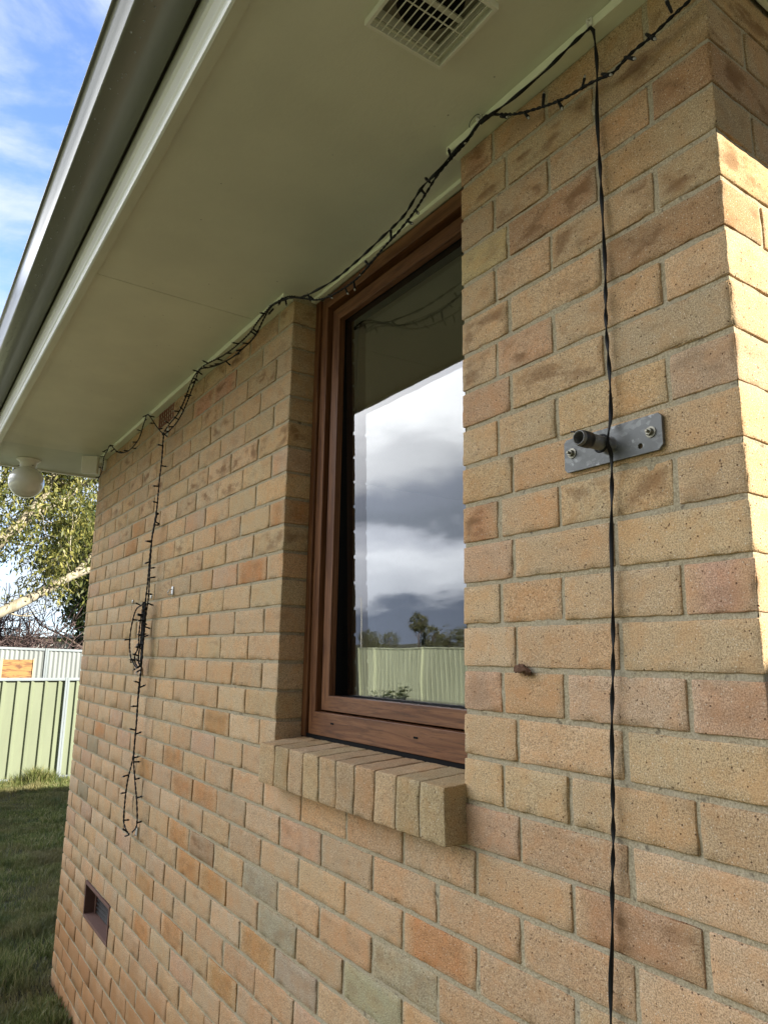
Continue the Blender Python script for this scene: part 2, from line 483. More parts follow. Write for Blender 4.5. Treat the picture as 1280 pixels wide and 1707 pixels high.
def m_leaf(name, c1, c2, c3, trans=0.35):
    m, gg, bs, oc, out = new_mat(name)
    oi = gg.n('ShaderNodeObjectInfo')
    ge = gg.n('ShaderNodeNewGeometry')
    rnd = ge.outputs['Random Per Island']
    c = gg.ramp(rnd, [(0.0, c1), (0.55, c2), (1.0, c3)])
    gg.l(c, bs.inputs['Base Color'])
    bs.inputs['Roughness'].default_value = 0.45
    bs.inputs['Specular IOR Level'].default_value = 0.35
    t = gg.n('ShaderNodeBsdfTranslucent'); gg.l(c, t.inputs[0])
    mx = gg.n('ShaderNodeMixShader'); mx.inputs[0].default_value = trans
    gg.l(bs.outputs[0], mx.inputs[1]); gg.l(t.outputs[0], mx.inputs[2]); gg.l(mx.outputs[0], out.inputs[0])
    return m
MAT['gum_leaf'] = m_leaf('gum_leaves', (0.055, 0.072, 0.022), (0.16, 0.175, 0.045), (0.40, 0.37, 0.11))
MAT['dark_leaf'] = m_leaf('dark_leaves', (0.022, 0.042, 0.014), (0.05, 0.08, 0.025), (0.12, 0.14, 0.04))
MAT['field_leaf'] = m_leaf('field_tree_leaves', (0.09, 0.105, 0.05), (0.14, 0.15, 0.07), (0.22, 0.20, 0.10), 0.2)
MAT['grass'] = m_leaf('grass_blades', (0.085, 0.105, 0.030), (0.165, 0.190, 0.055), (0.38, 0.32, 0.15), 0.35)
def m_grass():
    m, gg, bs, oc, out = new_mat('lawn_blades')
    rnd = gg.n('ShaderNodeNewGeometry').outputs['Random Per Island']
    c = gg.ramp(rnd, [(0.0, (0.095, 0.125, 0.034)), (0.6, (0.195, 0.235, 0.062)), (1.0, (0.42, 0.37, 0.18))])
    n1 = gg.noise(oc, 0.9, 5.0, 0.62, 0.4); n2 = gg.noise(oc, 3.6, 4.0, 0.6)
    c = gg.mix(gg.math('MULTIPLY', gg.mapr(n1, 0.44, 0.60), 0.62), c, (0.24, 0.195, 0.095))
    c = gg.mix(gg.math('MULTIPLY', gg.mapr(n2, 0.50, 0.66), 0.55), c, (0.065, 0.115, 0.034))
    gg.l(c, bs.inputs['Base Color']); bs.inputs['Roughness'].default_value = 0.55
    t = gg.n('ShaderNodeBsdfTranslucent'); gg.l(c, t.inputs[0])
    mx = gg.n('ShaderNodeMixShader'); mx.inputs[0].default_value = 0.35
    gg.l(bs.outputs[0], mx.inputs[1]); gg.l(t.outputs[0], mx.inputs[2]); gg.l(mx.outputs[0], out.inputs[0])
    return m
MAT['grass'] = m_grass()
def m_bark(name, a, b, sc=(6, 6, 2)):
    m, gg, bs, oc, out = new_mat(name)
    n = gg.noise(gg.scale(oc, *sc), 1.5, 6.0, 0.65, 0.6)
    gg.l(gg.mix(gg.mapr(n, 0.35, 0.65), a, b), bs.inputs['Base Color'])
    bs.inputs['Roughness'].default_value = 0.85
    gg.l(gg.bump(n, 0.8, 0.02), bs.inputs['Normal'])
    return m
MAT['gum_bark'] = m_bark('pale_gum_bark', (0.28, 0.235, 0.16), (0.46, 0.42, 0.32))
MAT['brown_bark'] = m_bark('brown_bark', (0.07, 0.05, 0.04), (0.16, 0.115, 0.09))
MAT['twig'] = m_bark('purple_brown_twigs', (0.08, 0.055, 0.052), (0.18, 0.125, 0.115))
def m_ground():
    m, gg, bs, oc, out = new_mat('lawn_soil')
    n1 = gg.noise(oc, 0.9, 6.0, 0.65); n2 = gg.noise(oc, 14.0, 5.0, 0.7); n3 = gg.noise(oc, 90.0, 3.0, 0.6)
    c = gg.mix(gg.mapr(n2, 0.35, 0.65), (0.045, 0.048, 0.018), (0.095, 0.100, 0.036))
    c = gg.mix(gg.math('MULTIPLY', gg.mapr(n1, 0.50, 0.62), 0.7), c, (0.075, 0.055, 0.026))
    c = gg.mix(gg.math('MULTIPLY', gg.mapr(n3, 0.45, 0.7), 0.5), c, (0.045, 0.032, 0.018))
    gg.l(c, bs.inputs['Base Color']); bs.inputs['Roughness'].default_value = 0.95
    gg.l(gg.bump(gg.math('ADD', n2, n3), 1.0, 0.03), bs.inputs['Normal'])
    return m
MAT['ground'] = m_ground()
# ------------------------------------------------------------------ ground
Z0, C = 2.83, 0.086
mb = MB()
N = 60
def gz(x, y):
    d = max(0.0, -x-6.0)
    return 0.012*math.sin(x*1.7+y*0.6)*math.cos(y*1.3) if abs(x) < 30 and abs(y) < 30 else 0.0
xs = sorted(set([-900,-400,-150,-60]+[-30+i for i in range(0,61)]+[60,150,400,900]))
vs = [(x, y, gz(x, y)) for x in xs for y in xs]
n = len(xs)
mb.add(vs, [(i*n+j, (i+1)*n+j, (i+1)*n+j+1, i*n+j+1) for i in range(n-1) for j in range(n-1)])
ground = mb.build('ground', MAT['ground'], smooth=True)
setp(ground, 'green and brown lawn running from the wall to the fences', kind='structure')

# ------------------------------------------------------------------ the brick house
house = empty('brick_house', (-2.1, 3.5, 0), 'cream brick house wall with deep pale green eave', 'house')

TAN = [(0.545,0.392,0.226),(0.530,0.372,0.212),(0.560,0.410,0.248),(0.535,0.386,0.216),(0.510,0.368,0.216),(0.555,0.390,0.230),(0.535,0.366,0.208)]
KIND = {'O': (0.465,0.262,0.120), 'G': (0.405,0.340,0.220), 'P': (0.515,0.352,0.220), 'Y': (0.520,0.375,0.208), 'R': (0.46,0.265,0.150), 'D': (0.40,0.270,0.150)}
OVER = {'O': [(17,-2.152),(19,-2.251),(8,-1.699),(17,-2.757),(4,-3.167),(5,-3.281),(16,-3.506),(14,-1.942),(16,-2.384),(20,-1.833),(20,-2.079),(21,-1.539),(23,-1.774),(19,-2.191),(18,-0.738),(18,-0.642),(24,-2.743),(22,-2.608),(23,-2.267),(6,-1.578)],
 'G': [(19,-1.541),(20,-1.415),(21,-1.29),(19,-0.812),(20,-0.964)],
 'P': [(15,-0.55),(10,-0.055),(12,-0.06),(12,-0.57),(6,-0.037),(17,-1.313)],
 'Y': [(1,-0.562),(21,-2.007)],
 'R': [(-1,-2.079),(-1,-2.349),(15,-0.57),(8,-0.582),(16,-0.162)],
 'D': [(-2,-0.60),(3,-0.03),(1,-0.373),(3,-0.20),(0,0.0),(19,-1.969)]}
def row_joints(n):
    """x of the joint centres of course n, and the free ends"""
    segs = []
    e = (n % 2 == 0)
    if n >= 16:
        j = [(-0.115 if e else -0.235) - 0.24*k for k in range(20)]
        segs.append((-4.18, 0.0, j))
    else:
        j = [(-1.605 if e else -1.723) - 0.24*k for k in range(14)]
        segs.append((-4.18, -1.492, j))
        segs.append((-0.627, 0.0, [-0.115, -0.355, -0.515] if e else [-0.235, -0.475]))
    out = []
    for a, b, j in segs:
        jj = sorted([x for x in j if a+0.05 < x < b-0.04])
        pts = [a]+jj+[b]
        for i in range(len(pts)-1):
            out.append((pts[i]+(0.005 if i else 0.0), pts[i+1]-(0.005 if i < len(pts)-2 else 0.0), i == 0, i == len(pts)-2, a, b))
    return out
def brick_colour(n, x0, x1, r):
    for k, l in OVER.items():
        for (rn, rx) in l:
            if rn == n and x0-0.01 <= rx <= x1+0.01:
                c = KIND[k]; return (*[v*r.uniform(0.95,1.05) for v in c], 1.0 if k == 'D' or k == 'R' else 0.35)
    t = r.random()
    if t < 0.05 and n > 3: c = KIND['P']
    elif t < 0.095 and n > 8: c = (0.50, 0.345, 0.20)
    elif t < 0.125 and n > 15: c = (0.36, 0.30, 0.185)
    elif t < 0.165: c = KIND['Y']
    else: c = TAN[int(r.random()*len(TAN))]
    s = r.uniform(0.92, 1.06)
    warm = 1.0
    if n > 16: s *= 0.95
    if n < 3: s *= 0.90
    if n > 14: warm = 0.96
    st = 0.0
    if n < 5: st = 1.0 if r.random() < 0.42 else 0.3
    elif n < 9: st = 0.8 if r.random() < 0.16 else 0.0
    return (c[0]*s, c[1]*s*(0.5+0.5*warm), c[2]*s, st)

class Bricks:
    def __init__(s): s.V = []; s.Fc = []; s.Cc = []; s.n = 0
    def axis(s, L, r, h):
        k = max(1, int(round((L-2*r)/h)))
        return np.concatenate([[0, 0.3*r], np.linspace(r, L-r, k+1), [L-0.3*r, L]])
    def brick(s, b0, b1, faces, col, h=0.014, r=0.0022):
        b0 = np.array(b0, float); b1 = np.array(b1, float); L = b1-b0
        ax = [s.axis(L[i], r, h) for i in range(3)]
        for f in faces:
            a = 'xyz'.index(f[1]); u, w = [i for i in range(3) if i != a]
            A, B = np.meshgrid(ax[u], ax[w], indexing='ij')
            P = np.zeros((A.size, 3)); P[:, u] = A.ravel(); P[:, w] = B.ravel()
            P[:, a] = 0.0 if f[0] == '-' else L[a]
            inner = np.clip(P, r, L-r)
            d = P-inner; ln = np.linalg.norm(d, axis=1, keepdims=True); ln[ln < 1e-9] = 1
            Q = inner + d/ln*r
            W = Q+b0
            edge = ((np.abs(d) > r*0.5).sum(1) >= 2).astype(float)
            # worn arrises and slight unevenness
            chip = np.clip(vnoise(W, 95, 3)*0.9+vnoise(W, 230, 5)*0.5-0.15, 0, 1)*edge
            cen = (b0+b1)/2
            W = W - d/ln*(chip*0.0035)[:, None]
            disp = np.stack([vnoise(W, 60, 11+i) for i in range(3)], 1)*0.0007 + np.stack([vnoise(W, 160, 21+i) for i in range(3)], 1)*0.0005
            W = W+disp
            nu, nw = len(ax[u]), len(ax[w])
            I = np.arange(nu*nw).reshape(nu, nw)
            q = np.stack([I[:-1, :-1], I[1:, :-1], I[1:, 1:], I[:-1, 1:]], -1).reshape(-1, 4)
            # orientation
            cr = np.cross(np.eye(3)[u], np.eye(3)[w])[a]
            if (cr > 0) != (f[0] == '+'): q = q[:, ::-1]
            s.V.append(W); s.Fc.append(q+s.n); s.n += len(W)
            # colour drifts across each brick, burnt marks keep to its middle, mortar smears its edges
            Cv = np.tile(np.array(col, float), (len(W), 1))
            du = np.minimum(P[:, u]-0, L[u]-P[:, u]); dw = np.minimum(P[:, w], L[w]-P[:, w])
            if a == 1 or a == 0:
                dmin = np.minimum(du, dw)
                Cv[:, 3] *= np.clip(dmin/0.020, 0.12, 1)
                seedv = np.tile(np.array([[cen[0]*7.3, cen[2]*9.1, 0.5]]), (len(W), 1))
                g1 = vnoise(W*np.array([1, 1, 0.35])+seedv, 9.0, 51)
                Cv[:, 0] *= 1+0.05*g1; Cv[:, 1] *= 1-0.03*g1; Cv[:, 2] *= 1-0.10*g1
                if col[0] > col[1]*1.55:      # strongly coloured bricks fade to sand at their ends
                    k_ = np.clip((du-0.012)/0.03, 0, 1)[:, None] if L[u] > 0.07 else np.ones((len(W), 1))
                    kk = 0.45+0.55*k_
                    Cv[:, :3] = Cv[:, :3]*kk+np.array([0.53, 0.385, 0.225])*(1-kk)
                sm = np.clip(vnoise(W, 24, 61)*1.6+0.1, 0, 1)*np.clip(1-dmin/0.006, 0, 1)*0.55
                Cv[:, :3] = Cv[:, :3]*(1-sm[:, None])+np.array([0.40, 0.345, 0.235])*sm[:, None]
            s.Cc.append(Cv)
    def build(s, name, mat, parent=None):
        return mesh_np(name, np.concatenate(s.V), np.concatenate(s.Fc), mat, parent, True, np.concatenate(s.Cc))

br = Bricks()
r = random.Random(5)
VL0, VL1 = -3.575, -3.105      # low vent
VU0, VU1 = -2.955, -2.725      # vent under the eave
for nrow in range(-2, 33):
    zt = Z0 - nrow*C - 0.005; zb = Z0 - (nrow+1)*C + 0.005
    zj = r.uniform(-0.0012, 0.0012)
    for (x0, x1, first, last, a, b) in row_joints(nrow):
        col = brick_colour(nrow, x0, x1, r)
        yj = r.uniform(-0.0012, 0.0012)
        xx0 = x0 + (0 if first else r.uniform(-0.0018, 0.0018)); xx1 = x1 + (0 if last else r.uniform(-0.0018, 0.0018))
        if nrow in (25, 26):
            if xx1 > VL0 and xx0 < VL1:
                if xx0 < VL0-0.03: xx1 = VL0-0.004
                elif xx1 > VL1+0.03: xx0 = VL1+0.004
                else: continue
        if nrow == -2:
            if xx1 > VU0 and xx0 < VU1:
                parts = []
                if xx0 < VU0-0.02: parts.append((xx0, VU0-0.004))
                if xx1 > VU1+0.02: parts.append((VU1+0.004, xx1))
                for (p0, p1) in parts:
                    br.brick((p0, yj, zb+zj), (p1, 0.03, zt+zj), ['-y','+z','-z','-x','+x'], col)
                continue
        near = xx1 > -1.9
        h = 0.014 if near else (0.022 if xx1 > -3.0 else 0.035)
        if last and b == 0.0:
            dep = 0.23 if (nrow % 2 == 0) else 0.11
            br.brick((xx0, 0.0, zb+zj), (0.0, dep, zt+zj), ['-y','+x','+z','-z','-x','+y'], col, 0.012)
        elif last:
            br.brick((xx0, yj*0.5, zb+zj), (b, 0.11, zt+zj), ['-y','+x','+z','-z','-x'], col, h)
        elif first and a > -1:
            br.brick((a, yj*0.5, zb+zj), (xx1, 0.11, zt+zj), ['-y','-x','+z','-z','+x'], col, h)
        elif first:
            dep = 0.23 if (nrow % 2 == 1) else 0.11
            br.brick((a, yj*0.5, zb+zj), (xx1, dep, zt+zj), ['-y','-x','+z','-z','+x','+y'], col, h)
        else:
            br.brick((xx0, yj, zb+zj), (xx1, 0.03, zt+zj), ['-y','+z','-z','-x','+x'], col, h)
    # return wall (faces +x) and far end wall (faces -x), bond carried round the corner
    for side in (0, 1):
        start = (0.23 if nrow % 2 == 0 else 0.11) if side == 0 else (0.23 if nrow % 2 == 1 else 0.11)
        y = start+0.01
        while y < 6.9:
            y1 = min(y+0.23, 7.0)
            h = 0.014 if (side == 0 and y < 0.6) else 0.12
            col = brick_colour(20, 50, 51, r)
            if side == 0: br.brick((-0.03, y, zb), (r.uniform(-0.001, 0.001), y1, zt), ['+x','+z','-z','-y','+y'], col, h)
            else: br.brick((-4.18, y, zb), (-4.15, y1, zt), ['-x'], col, h)
            y += 0.24
wall_bricks = br.build('wall', MAT['brick'], house)

# mortar bed: one body 6 mm behind the brick faces
mb = MB()
J = 0.0034
def mgrid(mb, fixed_axis, val, u0, u1, z0, z1, step=0.03):
    nu = max(1, int((u1-u0)/step)); nz = max(1, int((z1-z0)/step))
    U = np.linspace(u0, u1, nu+1); Zs = np.linspace(z0, z1, nz+1)
    A, B = np.meshgrid(U, Zs, indexing='ij')
    P = np.zeros((A.size, 3)); P[:, 0 if fixed_axis == 'y' else 1] = A.ravel(); P[:, 2] = B.ravel(); P[:, 1 if fixed_axis == 'y' else 0] = val
    wob = vnoise(P, 45, 31)*0.0016+vnoise(P, 14, 33)*0.0012
    P[:, 1 if fixed_axis == 'y' else 0] += wob*(1 if fixed_axis == 'y' else -1)
    I = np.arange(A.size).reshape(nu+1, nz+1)
    q = np.stack([I[:-1,:-1], I[1:,:-1], I[1:,1:], I[:-1,1:]], -1).reshape(-1, 4)
    if fixed_axis == 'x': pass
    mb.add(P.tolist(), q.tolist())
mgrid(mb, 'y', J, -4.174, VL0, 0.0, 3.02); mgrid(mb, 'y', J, VL0, VL1, 0.0, 0.508); mgrid(mb, 'y', J, VL0, VL1, 0.68, 3.02)
mgrid(mb, 'y', J, VL1, -1.498, 0.0, 3.02, 0.02)
mgrid(mb, 'y', J, -1.498, -0.621, 0.0, 1.50, 0.02)
mgrid(mb, 'y', J, -0.621, -J, 0.0, 3.02, 0.015)
mgrid(mb, 'x', -J, J, 7.0, 0.0, 3.02, 0.03)
mb.add([(-4.174,J,0),(-4.174,7,0),(-4.174,7,3.02),(-4.174,J,3.02)], [(0,3,2,1)])
mb.add([(-4.174,7,0),(-J,7,0),(-J,7,3.02),(-4.174,7,3.02)], [(0,3,2,1)])
# window reveals
mb.add([(-1.498,J,1.45),(-1.498,0.2,1.45),(-1.498,0.2,3.02),(-1.498,J,3.02)], [(0,1,2,3)])
mb.add([(-0.621,J,1.45),(-0.621,0.2,1.45),(-0.621,0.2,3.02),(-0.621,J,3.02)], [(3,2,1,0)])
mb.add([(-1.498,J,1.50),(-0.621,J,1.50),(-0.621,0.2,1.50),(-1.498,0.2,1.50)], [(0,1,2,3)])
mo = mb.build('mortar', MAT['mortar'], house, smooth=True)

# inner leaf and room behind the window
mb = MB()
X0, X1, Y0_, Y1_, ZA, ZB = -3.4, -0.25, 0.20, 3.6, 0.35, 2.95
wx0, wx1, wz0, wz1 = -1.47, -0.64, 1.58, 3.0
def quad(*p): mb.add(p, [(0,1,2,3)])
quad((X0,Y0_,ZA),(wx0,Y0_,ZA),(wx0,Y0_,ZB),(X0,Y0_,ZB)); quad((wx1,Y0_,ZA),(X1,Y0_,ZA),(X1,Y0_,ZB),(wx1,Y0_,ZB))
quad((wx0,Y0_,ZA),(wx1,Y0_,ZA),(wx1,Y0_,wz0),(wx0,Y0_,wz0))
quad((wx0,Y0_,2.93),(wx1,Y0_,2.93),(wx1,Y0_,ZB),(wx0,Y0_,ZB))
quad((X0,Y1_,ZA),(X1,Y1_,ZA),(X1,Y1_,ZB),(X0,Y1_,ZB)); quad((X0,Y0_,ZA),(X0,Y1_,ZA),(X0,Y1_,ZB),(X0,Y0_,ZB))
quad((X1,Y0_,ZA),(X1,Y1_,ZA),(X1,Y1_,ZB),(X1,Y0_,ZB)); quad((X0,Y0_,ZB),(X1,Y0_,ZB),(X1,Y1_,ZB),(X0,Y1_,ZB))
quad((X0,Y0_,ZA),(X1,Y0_,ZA),(X1,Y1_,ZA),(X0,Y1_,ZA))
mb.build('room_lining', MAT['room'], house)
lamp = empty('pendant_lamp', (-1.95, 1.55, 2.95), 'round fluted lampshade hanging in the dark room behind the window', 'lamp')
mb = MB(); mb.tube([(-1.95,1.55,2.95),(-1.95,1.55,2.62)], 0.004, 6)
mb.build('cord', MAT['cable'], lamp)
mb = MB(); prof = [(0.03,2.63),(0.12,2.60),(0.20,2.54),(0.215,2.47),(0.21,2.44)]
seg = 48; vs = []
for rr_, hh in prof:
    for k in range(seg):
        th = 2*math.pi*k/seg; q = rr_*(1+0.03*math.cos(th*24)); vs.append((-1.95+q*math.cos(th), 1.55+q*math.sin(th), hh))
mb.add(vs, [(i*seg+k, i*seg+(k+1)%seg, (i+1)*seg+(k+1)%seg, (i+1)*seg+k) for i in range(4) for k in range(seg)])
mb.build('lamp_shade', MAT['shade'], lamp, smooth=True)

# ------------------------------------------------------------------ brick sill (rowlock course)
sill = Bricks()
for i in range(10):
    xa = -0.622 - 0.084*(i+1) + (0.005 if i < 9 else -0.012); xb = -0.622 - 0.084*i
    if i < 9: xa += 0.0
    k = r.random()
    col = list(TAN[int(r.random()*len(TAN))]); s_ = r.uniform(0.74, 0.92)
    if i == 0: s_ = 0.86
    if k < 0.4: col = [col[0]*0.90, col[1]*0.98, col[2]*0.95]
    yj = r.uniform(-0.0008, 0.0008)
    nb = Bricks()
    nb.brick((xa, -0.056+yj, 1.459), (xb, 0.115, 1.568), ['-y','-x','+x','+z','-z'], (col[0]*s_, col[1]*s_, col[2]*s_, 0.15), 0.013)
    V = np.concatenate(nb.V)
    V[:, 2] += (V[:, 1]+0.056)*0.07*(V[:, 2] > 1.50)       # the sill falls outwards
    V[:, 0] += 0.002*np.sin(V[:, 2]*40+i)
    sill.V.append(V); sill.Fc.append(np.concatenate(nb.Fc)+sill.n); sill.Cc.append(np.concatenate(nb.Cc)); sill.n += len(V)
sill_o = sill.build('window_sill', MAT['brick'], house)
mb = MB(); mb.box(-1.470, -0.626, -0.0530, 0.11, 1.462, 1.5650)
V = mb.v; mb.v = [(x, y, z+(0.07*(y+0.056) if z > 1.5 else 0)) for x, y, z in V]
mb.build('sill_mortar', MAT['mortar'], sill_o)

# ------------------------------------------------------------------ window
def ring(mb, x0, x1, z0, z1, wl, wr, wb, wt, y0, y1, inset=0.0):
    """mitred rectangular frame; mi 0 = rails, 1 = stiles"""
    o = [(x0,z0),(x1,z0),(x1,z1),(x0,z1)]
    i_ = [(x0+wl,z0+wb),(x1-wr,z0+wb),(x1-wr,z1-wt),(x0+wl,z1-wt)]
    b = [(p[0]+(inset if k in (0,3) else -inset), p[1]+(inset if k < 2 else -inset)) for k, p in enumerate(i_)]
    for k in range(4):
        j = (k+1) % 4
        mi = 0 if k in (0, 2) else 1
        vs = [(o[k][0],y0,o[k][1]),(o[j][0],y0,o[j][1]),(i_[j][0],y0,i_[j][1]),(i_[k][0],y0,i_[k][1]),
              (o[k][0],y1,o[k][1]),(o[j][0],y1,o[j][1]),(b[j][0],y1,b[j][1]),(b[k][0],y1,b[k][1])]
        mb.add(vs, [(0,1,2,3),(3,2,6,7),(0,4,5,1),(4,7,6,5)], mi)
WOOD = [MAT['wood_x'], MAT['wood_z']]
mb = MB(); ring(mb, -1.441, -0.636, 1.590, 3.006, 0.036, 0.036, 0.066, 0.044, 0.085, 0.175, 0.0)
frame = mb.build('window', WOOD, house, bevel=0.0016)
win = frame
mb = MB()
mb.box(-1.492, -1.462, 0.086, 0.175, 1.580, 3.010); mb.build('cover_strip', [MAT['wood_z']], win, bevel=0.0012)
mb = MB(); mb.box(-1.4605, -1.4425, 0.094, 0.175, 1.580, 3.010); mb.build('packing_strip', [MAT['wood_z']], win, bevel=0.0012)
mb = MB(); mb.box(-0.634, -0.628, 0.090, 0.175, 1.580, 3.010); mb.build('cover_strip', [MAT['wood_z']], win, bevel=0.0012)
# sash
SX0, SX1, SZ0, SZ1 = -1.393, -0.684, 1.661, 2.946
mb = MB(); ring(mb, SX0, SX1, SZ0, SZ1, 0.043, 0.043, 0.043, 0.043, 0.0985, 0.120, -0.0)
sash = mb.build('sash', WOOD, win, bevel=0.0014)
mb = MB(); ring(mb, -1.4045, -0.6725, 1.6565, 2.9615, 0.012, 0.012, 0.005, 0.016, 0.128, 0.172)
mb.build('weather_seal', [MAT['rubber']], win)
mb = MB(); ring(mb, SX0+0.004, SX1-0.004, SZ0+0.004, SZ1-0.004, 0.0395, 0.0395, 0.0395, 0.0395, 0.1205, 0.172)
mb.build('glazing_gasket', [MAT['rubber']], win)
mb = MB(); mb.box(-1.500, -0.622, 0.088, 0.17, 1.566, 1.5895)  # black strip standing in for the shadow in the gap under the frame
mb.build('sill_gap_shadow', MAT['rubber'], win, bevel=0.001)
# screws slots (drain holes with small hoods)
for hx in (-1.302, -0.905):
    mb = MB(); mb.box(hx-0.008, hx+0.008, 0.0835, 0.0849, 1.6265, 1.6310)
    mb.build('drain_slot', MAT['rubber'], win)
# double glazing, leaning out two thirds of a degree like the real sash
tilt = R_(0.95)
for k, (yc, nm) in enumerate(((0.132, 'glass_pane'), (0.156, 'glass_pane'))):
    xa, xb, za, zb_ = SX0+0.042, SX1-0.042, SZ0+0.042, SZ1-0.042
    zc = (za+zb_)/2
    def py(z): return yc - (z-zc)*math.tan(tilt)
    mb = MB(); mb.add([(xa,py(za),za),(xb,py(za),za),(xb,py(zb_),zb_),(xa,py(zb_),zb_)], [(0,1,2,3)])
    o = mb.build(nm, MAT['pane'], win)
# trim beads between wall, window and soffit
mb = MB(); mb.box(-4.18, -1.505, -0.034, 0.004, 3.0005, 3.021); mb.box(-0.640, 0.034, -0.034, 0.004, 3.0005, 3.021)
mb.box(0.0045, 0.034, 0.0045, 6.95, 3.0005, 3.021)
mb.build('eave_bead', MAT['trim'], house, bevel=0.0012)
mb = MB(); mb.box(-1.491, -0.628, 0.066, 0.0845, 3.0085, 3.021)
mb.build('window_head_bead', MAT['trim'], house, bevel=0.001)

# ------------------------------------------------------------------ soffit, fascia, gutter, roof
ZS = 3.0215
mb = MB(); mb.box(-4.643, -4.051, -0.583, 7.58, ZS+0.002, ZS+0.008)
mb.build('end_soffit', MAT['soffit_bounce'], house)

def eave_loop(prof, name, mat, parent, smooth=False, x0=-4.06, x1=0.0, y0=0.0, y1=7.0):
    mb = MB(); n = len(prof); vs = []
    for (sx, sy) in ((x0,y0,),(x1,y0),(x1,y1),(x0,y1)):
        kx = -1 if sx == x0 else 1; ky = -1 if sy == y0 else 1
        for d, z in prof: vs.append((sx+kx*d, sy+ky*d, z))
    fs = []
    for c in range(4):
        e = (c+1) % 4
        for i in range(n):
            j = (i+1) % n
            fs.append((c*n+i, e*n+i, e*n+j, c*n+j))
    mb.add(vs, fs)
    return mb.build(name, mat, parent, smooth=smooth)
fas = eave_loop([(.584,3.026),(.584,3.014),(.608,3.014),(.613,3.017),(.616,3.024),(.616,3.034),(.612,3.040),(.612,3.047),(.616,3.052),(.616,3.060),(.611,3.066),(.611,3.112),(.617,3.118),(.617,3.122),(.612,3.128),(.612,3.186),(.584,3.186)],
                'fascia', MAT['fascia'], house)
gprof = [(.6225,3.300),(.6225,3.176),(.70,3.1745),(.722,3.1740)]
for k in range(1, 9):
    th = math.pi/2*k/8
    gprof.append((.7225+.0085*math.sin(th), 3.174+.0085*(1-math.cos(th))))
gprof += [(.737,3.215),(.7425,3.238),(.7460,3.256)]
for k in range(0, 11):
    th = -math.pi*0.55 + math.pi*1.35*k/10
    gprof.append((.7500+.0062*math.cos(th), 3.266+.0062*math.sin(th)))
gprof += [(.7440,3.266),(.7290,3.190),(.7220,3.178),(.626,3.180),(.626,3.300)]
gut = eave_loop(gprof, 'gutter', MAT['gutter'], house, smooth=True)
me = gut.data
# beads of water hanging along the gutter bottom
mb = MB(); rr_ = random.Random(3)
x = 0.3
while x > -4.6:
    for k in range(rr_.choice((1, 2, 2, 3))):
        a = 0.0016+0.0012*rr_.random(); cx = x+rr_.uniform(-.02,.02); cy = -0.702+rr_.uniform(-.016,.012)
        zt = 3.1742
        mb.lathe([(0.0, -a*1.0),(a*0.75,-a*0.75),(a,-a*0.2),(a*1.1,0.0008)], (cx, cy, zt), (0,0,1), 8)
    x -= rr_.uniform(0.03, 0.07)
wd = mb.build('water_droplets', mat_simple('water_drop', (0.30,0.31,0.30), 0.05, spec=1.0), gut, smooth=True)
wd['kind'] = 'stuff'
# roof sheets
mb = MB()
ex0, ex1, ey0, ey1, ez = -4.70, 0.64, -0.64, 7.64, 3.235
rx0, rx1, ry, rz = -2.06, -2.0, 3.5, 4.25
top = [(ex0,ey0,ez),(ex1,ey0,ez),(ex1,ey1,ez),(ex0,ey1,ez),(-2.03,2.1,rz),(-2.03,4.9,rz)]
bot = [(x,y,z-0.03) for x,y,z in top]
mb.add(top+bot, [(0,1,4),(1,2,5,4),(2,3,5),(3,0,4,5),(6,10,7),(7,10,11,8),(8,11,9),(9,11,10,6),(0,6,7,1),(1,7,8,2),(2,8,9,3),(3,9,6,0)])
mb.build('roof', MAT['roof'], house)

# ------------------------------------------------------------------ soffit exhaust vent
vx0, vx1, vy0, vy1 = -0.457, -0.283, -0.385, -0.200
zv = ZS
mb = MB()
def hring(mb, x0, x1, y0, y1, w, z0, z1):
    o = [(x0,y0),(x1,y0),(x1,y1),(x0,y1)]; i_ = [(x0+w,y0+w),(x1-w,y0+w),(x1-w,y1-w),(x0+w,y1-w)]
    for k in range(4):
        j = (k+1) % 4
        vs = [(*o[k],z0),(*o[j],z0),(*i_[j],z0),(*i_[k],z0),(*o[k],z1),(*o[j],z1),(*i_[j],z1),(*i_[k],z1)]
        mb.add(vs, [(0,3,2,1),(4,5,6,7),(0,1,5,4),(3,7,6,2)])
hring(mb, vx0, vx1, vy0, vy1, 0.0075, zv-0.014, zv+0.004)
hring(mb, vx0+0.0135, vx1-0.0135, vy0+0.0135, vy1-0.0135, 0.002, zv+0.0045, zv+0.05)
vent = mb.build('exhaust_vent', MAT['vent'], house, bevel=0.0012)
for k in range(11):
    yy = vy0+0.0080+(k+0.9)*(vy1-vy0-0.016)/11.8
    mb = MB(); mb.box(vx0+0.0078, vx1-0.0078, yy-0.0009, yy+0.0009, zv-0.0115, zv-0.0095)
    mb.build('grille_wire', MAT['vent'], vent)
mb = MB(); mb.box(-0.3710, -0.3690, vy0+0.0078, vy1-0.0078, zv-0.0092, zv-0.007); mb.box(-0.376, -0.364, vy0+0.0165, vy1-0.0165, zv+0.022, zv+0.026)
mb.build('grille_bar', MAT['vent'], vent)
mb = MB(); cxv, cyv = (vx0+vx1)/2, (vy0+vy1)/2
mb.lathe([(0.066, 0.024),(0.066,0.06),(0.0,0.06)], (cxv, cyv, zv), (0,0,1), 32)
mb.build('duct_opening', MAT['dark'], vent, smooth=True)
mb = MB()
